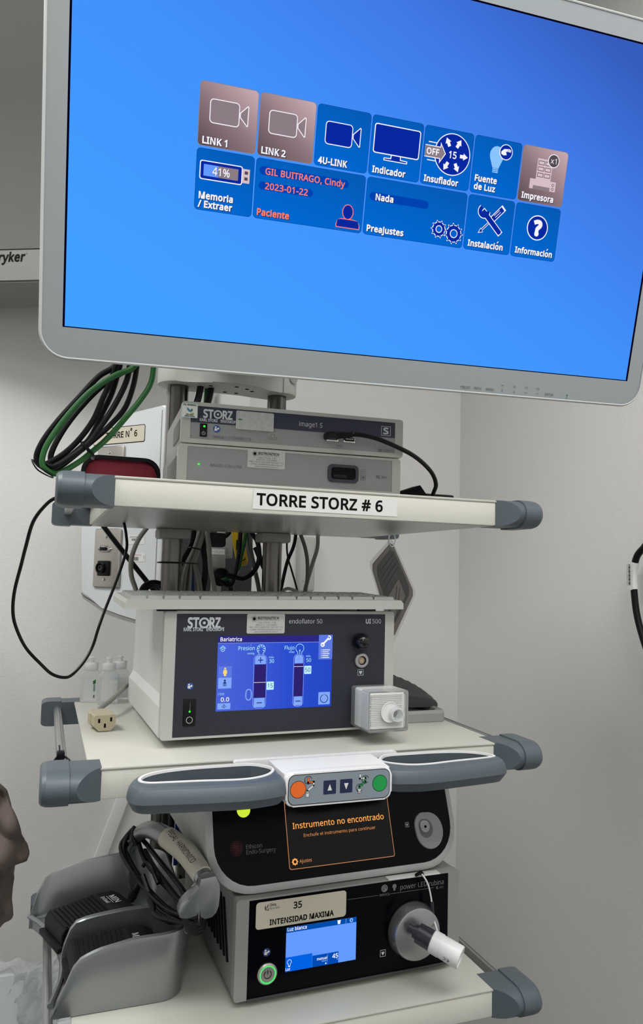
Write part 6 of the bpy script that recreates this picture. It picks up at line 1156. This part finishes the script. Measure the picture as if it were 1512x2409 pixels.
TOPZ = 1.468
bk = [
 ('black_cable', [(-.245, .50, 1.474), (-.231, .5, 1.457), (-.218, .5, 1.434), (-.174, .5, 1.38), (-.133, .5, 1.331), (-.122, .5, 1.315), (-.118, .5, 1.26)], .0044, M_black, 'black cable crossing diagonally in front of the white housing'),
 ('grey_cable', [(-.135, .47, TOPZ), (-.140, .47, 1.446), (-.147, .47, 1.433), (-.161, .47, 1.411), (-.171, .47, 1.38), (-.17, .47, 1.35), (-.161, .47, 1.324), (-.150, .47, 1.28)], .0041, M_gcab, 'bent grey cable left of the left column'),
 ('black_cable', [(-.062, .475, TOPZ), (-.063, .475, 1.448), (-.066, .475, 1.434), (-.069, .475, 1.408), (-.083, .475, 1.379), (-.098, .475, 1.351), (-.11, .475, 1.326), (-.122, .475, 1.29)], .0052, M_black, 'thick black cable slanting across the left column'),
 ('grey_cable', [(-.058, .465, TOPZ), (-.058, .465, 1.432), (-.067, .465, 1.398), (-.077, .465, 1.373), (-.083, .465, 1.351), (-.086, .465, 1.324), (-.085, .465, 1.28)], .0026, M_gcab, 'leftmost grey cable of the tied bundle'),
 ('grey_cable', [(-.0565, .468, TOPZ), (-.056, .468, 1.433), (-.065, .468, 1.398), (-.074, .468, 1.373), (-.079, .468, 1.351), (-.081, .468, 1.324), (-.080, .468, 1.28)], .0026, M_gcab, 'second grey cable from the left in the tied bundle'),
 ('grey_cable', [(-.055, .472, TOPZ), (-.055, .472, 1.433), (-.063, .472, 1.398), (-.072, .472, 1.373), (-.074, .472, 1.351), (-.0755, .472, 1.324), (-.075, .472, 1.28)], .0028, M_gcabd, 'darker grey cable in the middle of the tied bundle'),
 ('grey_cable', [(-.0525, .466, TOPZ), (-.052, .466, 1.433), (-.062, .466, 1.398), (-.0695, .466, 1.373), (-.0695, .466, 1.351), (-.070, .466, 1.324), (-.069, .466, 1.28)], .0024, M_gcab, 'pale grey cable of the bundle directly left of the blue one'),
 ('blue_cable', [(-.052, .475, TOPZ), (-.052, .475, 1.433), (-.060, .475, 1.398), (-.067, .475, 1.373), (-.066, .475, 1.351), (-.064, .475, 1.324), (-.063, .475, 1.28)], .0034, M_bcab, 'blue cable low in the tied grey bundle'),
 ('grey_cable', [(-.0505, .466, TOPZ), (-.050, .466, 1.433), (-.058, .466, 1.398), (-.065, .466, 1.373), (-.059, .466, 1.351), (-.055, .466, 1.324), (-.054, .466, 1.28)], .0025, M_gcab, 'grey cable of the bundle directly right of the blue one'),
 ('grey_cable', [(-.0485, .468, TOPZ), (-.048, .468, 1.433), (-.056, .468, 1.398), (-.062, .468, 1.374), (-.055, .468, 1.352), (-.0495, .468, 1.324), (-.049, .468, 1.28)], .0025, M_gcab, 'rightmost grey cable of the tied bundle'),
 ('grey_cable', [(-.047, .458, TOPZ), (-.046, .458, 1.433), (-.041, .458, 1.402), (-.037, .458, 1.364), (-.028, .458, 1.326), (-.022, .458, 1.28)], .0042, M_gcab, 'thick grey cable hanging straight right of the tied bundle'),
 ('black_cable', [(-.053, .49, TOPZ), (-.050, .49, 1.43), (-.046, .49, 1.402), (-.041, .49, 1.369), (-.043, .49, 1.325), (-.043, .49, 1.28)], .0068, M_black, 'thick black cable behind the straight grey cable'),
 ('black_cable', [(.017, .465, TOPZ), (.016, .465, 1.433), (.015, .465, 1.398), (.011, .465, 1.366), (.004, .465, 1.339), (-.006, .465, 1.337), (-.014, .47, 1.343)], .0042, M_black, 'black cable passing in front of the yellow clip'),
 ('green_cable', [(.029, .475, TOPZ), (.028, .475, 1.433), (.026, .475, 1.41), (.020, .475, 1.383), (.016, .475, 1.363), (.002, .475, 1.351), (-.012, .478, 1.344)], .0040, M_green, 'green cable beside the yellow clip between the columns'),
 ('grey_cable', [(.031, .475, TOPZ), (.035, .475, 1.431), (.039, .475, 1.399), (.047, .475, 1.367), (.057, .475, 1.326), (.062, .475, 1.28)], .0042, M_gcabd, 'dark grey cable slanting behind the black loop'),
 ('black_cable', [(.018, .455, TOPZ), (.024, .455, 1.451), (.034, .455, 1.431), (.044, .455, 1.417), (.049, .455, 1.399), (.048, .455, 1.378), (.039, .455, 1.36), (.024, .455, 1.349), (.01, .455, 1.350), (-.008, .46, 1.355)], .0044, M_black, 'black cable bent in a round loop left of the right column'),
 ('black_cable', [(.044, .462, 1.405), (.048, .46, 1.396), (.055, .46, 1.38), (.064, .46, 1.36), (.069, .46, 1.326), (.071, .46, 1.28)], .0054, M_black, 'black cable falling in front of the right column'),
 ('thin_cable', [(.108, .46, TOPZ), (.106, .46, 1.448), (.104, .46, 1.43), (.102, .46, 1.41), (.105, .46, 1.387), (.113, .46, 1.364), (.125, .46, 1.327), (.137, .46, 1.28)], .0018, M_black, 'thin black cable crossing a thicker one right of the right column'),
 ('black_cable', [(.122, .468, TOPZ), (.121, .468, 1.431), (.117, .468, 1.408), (.107, .468, 1.383), (.101, .468, 1.358), (.095, .468, 1.327), (.085, .468, 1.28)], .0034, M_black, 'black cable curving down right of the right column'),
 ('grey_cable', [(.115, .46, TOPZ), (.122, .46, 1.446), (.128, .46, 1.431), (.137, .46, 1.408), (.142, .46, 1.384), (.143, .46, 1.353), (.14, .46, 1.326), (.136, .46, 1.28)], .0036, M_gcabd, 'olive grey cable bowed to the right beside the narrow wall box'),
 ('grey_cable', [(.163, .467, TOPZ), (.164, .467, 1.432), (.163, .467, 1.406), (.154, .467, 1.376), (.146, .467, 1.347), (.142, .468, 1.327), (.139, .468, 1.28)], .0039, M_gcab, 'rightmost grey cable hanging behind the keyboard'),
 ('grey_cable', [(.075, .43, 1.306), (.08, .43, 1.318), (.087, .43, 1.328), (.096, .43, 1.333), (.106, .43, 1.331), (.114, .43, 1.327), (.12, .43, 1.316), (.124, .43, 1.30)], .0030, M_gcab, 'short arch of grey cable just behind the keyboard')]
for nm, pts, r, m_, lab in bk: cable(nm, pts, r, m_, lab, grp='cables behind the cart')
q = MB(); q.tube([(-.132, .402, 1.373), (-.122, .398, 1.373), (-.1, .400, 1.373), (-.082, .435, 1.373), (-.062, .458, 1.373), (-.058, .475, 1.373), (-.085, .476, 1.373), (-.115, .445, 1.373), (-.132, .43, 1.373)], .0014, 6, 4, closed=True); tag(recentre(obj('cable_tie', q, M_black)), 'black tie strapping the grey cable bundle to the left column', 'cable tie')
q = MB(); q.tube([(-.0725, .458, 1.4005), (-.0555, .458, 1.3975), (-.0535, .472, 1.3975), (-.060, .480, 1.399), (-.0725, .475, 1.4005)], .0012, 6, 4, closed=True); tag(recentre(obj('cable_tie', q, M_black)), 'small black tie around the upper part of the grey cable bundle', 'cable tie')
# cable blob, spools, yellow clip, power brick
q = MB()
for k in range(3): q.tube([Vector((-.134 + (.021 - .004 * k) * math.cos(a), .452 + .006 * k, 1.3215 + (.018 - .003 * k) * math.sin(a))) for a in [2 * PI * j / 14 for j in range(14)]], .0042, 8, 3, closed=True)
tag(recentre(obj('coiled_cable', q, M_black)), 'small coil of black cable behind the left end of the keyboard', 'cable')
t = thing('black_transformer', 'round black transformer between the columns behind the keyboard', 'transformer', (-.006, .53, 1.331))
obj('body', MB().lathe([(0, .012), (.003, .0165), (.012, .0172), (.02, .0165), (.023, .012)], (-.006, .505, 1.350), (0, 1, 0), 24), M_black, t, world=True, smooth=50); obj('lead', MB().tube([(.006, .505, 1.340), (.010, .50, 1.326), (.006, .50, 1.30)], .006, 8, 4), M_black, t, world=True)
t = thing('black_plug', 'black angled plug under the top shelf right of the cable bundle', 'plug', (-.016, .52, 1.405))
obj('body', MB().loft([[(x, y, 1.416 + z) for x, z in rrpts(-.034, -.012, -.002, .014, .006, 4)] for y in (.50, .525)]), M_black, t, world=True, smooth=40); obj('lead', MB().tube([(-.006, .51, 1.422), (.004, .51, 1.43), (.012, .51, 1.447), (.012, .51, 1.47)], .005, 8, 4), M_black, t, world=True)
t = thing('yellow_clip', 'yellow plastic clip hanging among the cables between the columns', 'clip', (.022, .5, 1.371))
b = MB(); yp = [(.004, 1.452), (.022, 1.452), (.024, 1.434), (.034, 1.404), (.0395, 1.381), (.0365, 1.373), (.027, 1.3705), (.018, 1.378), (.010, 1.415)]
b.prism([(x, .492, z) for x, z in yp], (0, .008, 0), .0022, 2); obj('body', b, M_yel, t, world=True)
g = G((0, .4915, 0)); g.text('EMCA', 0, 0, 1, M_yel) if False else None
g.rect(15.5, 1400, 18.5, 1418, M_ink, 1); g.line([(24, 1378), (33, 1384)], 1.6, M_ink, 1); g.done('mark', t, world=True)
t = thing('power_brick', 'grey power brick with a white label between the columns behind the cables', 'power brick', (.002, .575, 1.36))
obj('case', MB().box(-.017, .013, .56, .60, 1.366, 1.412, .003), M_trimg, t, world=True); obj('side_case', MB().box(.006, .030, .575, .62, 1.385, 1.45, .003), M_trimg, t, world=True)
g = G((0, .5598, 0)); g.rect(-14, 1392, 10, 1402, M_label, 1); g.text('1 0 0 - 2 4 0', -11, 1395, 4, M_inkg, x1=8); g.done('label', t, world=True)
obj('stem', MB().box(-.004, .008, .57, .61, 1.0, 1.37), M_trimg, t, world=True)

for nm, pts, r, m_, lab in (
 ('black_cable', [(-.092, .405, 1.60), (-.088, .405, 1.625), (-.079, .405, 1.655), (-.074, .405, 1.70)], .0056, M_black, 'left black cable rising into the bracket above the upper processor'),
 ('black_cable', [(-.073, .408, 1.60), (-.070, .408, 1.625), (-.060, .408, 1.655), (-.055, .408, 1.70)], .0052, M_black, 'right black cable rising into the bracket above the upper processor'),
 ('green_cable', [(-.064, .418, 1.60), (-.064, .418, 1.63), (-.063, .418, 1.66), (-.062, .418, 1.70)], .0046, M_green, 'green cable rising into the bracket above the upper processor')):
    cable(nm, pts, r, m_, lab)
# blue and black leads in the lower bay
cable('blue_cable', [(-.0795, .455, 1.10), (-.079, .455, 1.0), (-.078, .455, .96), (-.0785, .455, .915), (-.079, .455, .87)], .0034, M_bcab, 'blue cable running down behind the lower generator')
cable('black_cable', [(-.088, .46, 1.10), (-.089, .46, 1.0), (-.088, .46, .93), (-.09, .46, .87)], .0068, M_black, 'thick black cable beside the blue one behind the lower generator')

# cable on the right wall
t = thing('wall_cable', 'black cable with a white barcode tag along the right wall', 'cable', (.785, .3, 1.1))
obj('cord', MB().tube([(.806, .17, 1.475), (.795, .23, 1.462), (.78, .292, 1.437), (.78, .311, 1.425), (.78, .328, 1.409), (.78, .337, 1.38), (.78, .337, 1.355), (.78, .33, 1.301), (.78, .314, 1.253), (.78, .289, 1.2), (.785, .25, 1.12), (.795, .21, 1.0), (.807, .18, .93)], .0066, 14, 6), M_black, t, world=True, smooth=60)
tg = obj('barcode_tag', MB().tube([(.78, .3315, 1.398), (.78, .337, 1.38), (.78, .3375, 1.362), (.78, .3355, 1.345)], .0075, 14, 5), M_label, t, world=True, smooth=60)
fl_ = MB(); fl_.box(.7714, .7720, .3325, .3465, 1.344, 1.400); obj('tag_flap', fl_, M_label, t, world=True)
g = G((.7711, .3395, 1.372), ux=(0, 0, -1), uy=(0, -1, 0), n=(-1, 0, 0))
for k in range(16): g.rect(-22 + k * 2.6, -.5, -21 + k * 2.6 + (k % 3) * .4, 4.2, M_ink, 8)
g.text('1PNGSL60K7S021', -22, -5.2, 2.6, M_inkg, x1=20, l=8); g.done('barcode', t, world=True)

# ---------------------------------------------------------------- lower left background
t = thing('cloth_gown', 'brown cloth garment hanging at the left edge of the picture', 'garment', (-.40, .62, .72))
def gown(u, v):
    tab = [(0, -.352), (.06, -.347), (.16, -.338), (.28, -.326), (.38, -.3150), (.44, -.3115), (.465, -.3125), (.48, -.325), (.53, -.3365), (.6, -.336), (.7, -.3335), (.80, -.3355), (.88, -.331), (.94, -.333), (1, -.348)]
    top = v < .45; w = v / .45 - 1 if top else (v - .45) / .55; v = w
    k = max(0, -v); xr = interp(tab, v) - .125 * min(1, k * 4.5) - .035 * k; xl = -.52 - .05 * k; x = xl + (xr - xl) * u; z = .965 - .26 * v + (.32 * k if top else 0)
    lob = max(0, 1 - abs(v - .36) / .14)
    y = .62 - .035 * lob * math.sin(PI * min(1, u * 1.0)) + .016 * math.sin(u * 10 + v * 5) + .012 * math.sin(v * 21 - u * 13) + .008 * math.sin(u * 27 + v * 19) + (.028 if v > .475 else 0) + .02 * u * u
    return (x, y, z)
obj('hanger_pole', MB().tube([(-.56, .925, .01), (-.56, .925, 1.36), (-.56, .915, 1.385), (-.56, .88, 1.39), (-.545, .66, 1.39), (-.545, .632, 1.38), (-.545, .625, 1.30), (-.545, .63, 1.27)], .008, 10, 4), M_chrome, t, world=True)
obj('pole_foot', MB().lathe([(.0, .10), (.012, .10), (.02, .02), (.05, .012)], (-.56, .925, 0), (0, 0, 1), 28), M_dgrey, t, world=True)
o = obj('cloth', MB().grid(gown, 44, 130), M_brown, t, world=True, smooth=180); sm = o.modifiers.new('s', 'SOLIDIFY'); sm.thickness = .006
t = thing('waste_bin', 'pale bin lined with a clear plastic bag at the lower left', 'bin', (-.40, .66, .2))
b = MB(); pr = rrpts(-.62, .50, -.235, .80, .04, 5)
b.loft([[(x, y, .0) for x, y in pr], [(x, y, .545) for x, y in pr], [(x, y, .555) for x, y in rrpts(-.63, .49, -.225, .81, .045, 5)], [(x, y, .567) for x, y in rrpts(-.63, .49, -.225, .81, .045, 5)], [(x, y, .567) for x, y in rrpts(-.61, .51, -.245, .79, .035, 5)], [(x, y, .3) for x, y in rrpts(-.60, .52, -.255, .78, .035, 5)]]); obj('bin_body', b, mat('bin_white', (236, 240, 241), .4), t, world=True)
for k, y in enumerate((.60, .63)):
    obj('bag_fold', MB().tube([(-.262 + .02 * k, y, .575), (-.268 + .02 * k, y - .01, .53), (-.282 + .02 * k, y - .03, .47), (-.29 + .02 * k, y - .06, .40)], .009, 8, 5, flat=.35), M_bag, t, world=True)
def bag(u, v):
    a = 2 * PI * u; rx, ry = .215 + .012 * v, .17 + .012 * v
    nx = math.copysign(abs(math.cos(a)) ** .6, math.cos(a)); ny = math.copysign(abs(math.sin(a)) ** .6, math.sin(a))
    k = 1 + .020 * math.sin(a * 13 + v * 9) + .022 * math.sin(a * 31 - v * 17) + .022 * math.sin(v * 37 + a * 11) + .014 * math.sin(v * 61 - a * 43)
    s_ = 1 if v <= .3 else .865 - .12 * (v - .3)
    return (-.43 + rx * nx * k * s_, .65 + ry * ny * k * s_, .53 + (.052 if v > .3 else .052 * v / .3) - .40 * max(0, v - .3) + .004 * math.sin(a * 17))
obj('bag', MB().grid(bag, 200, 60), M_bag, t, world=True, smooth=60)
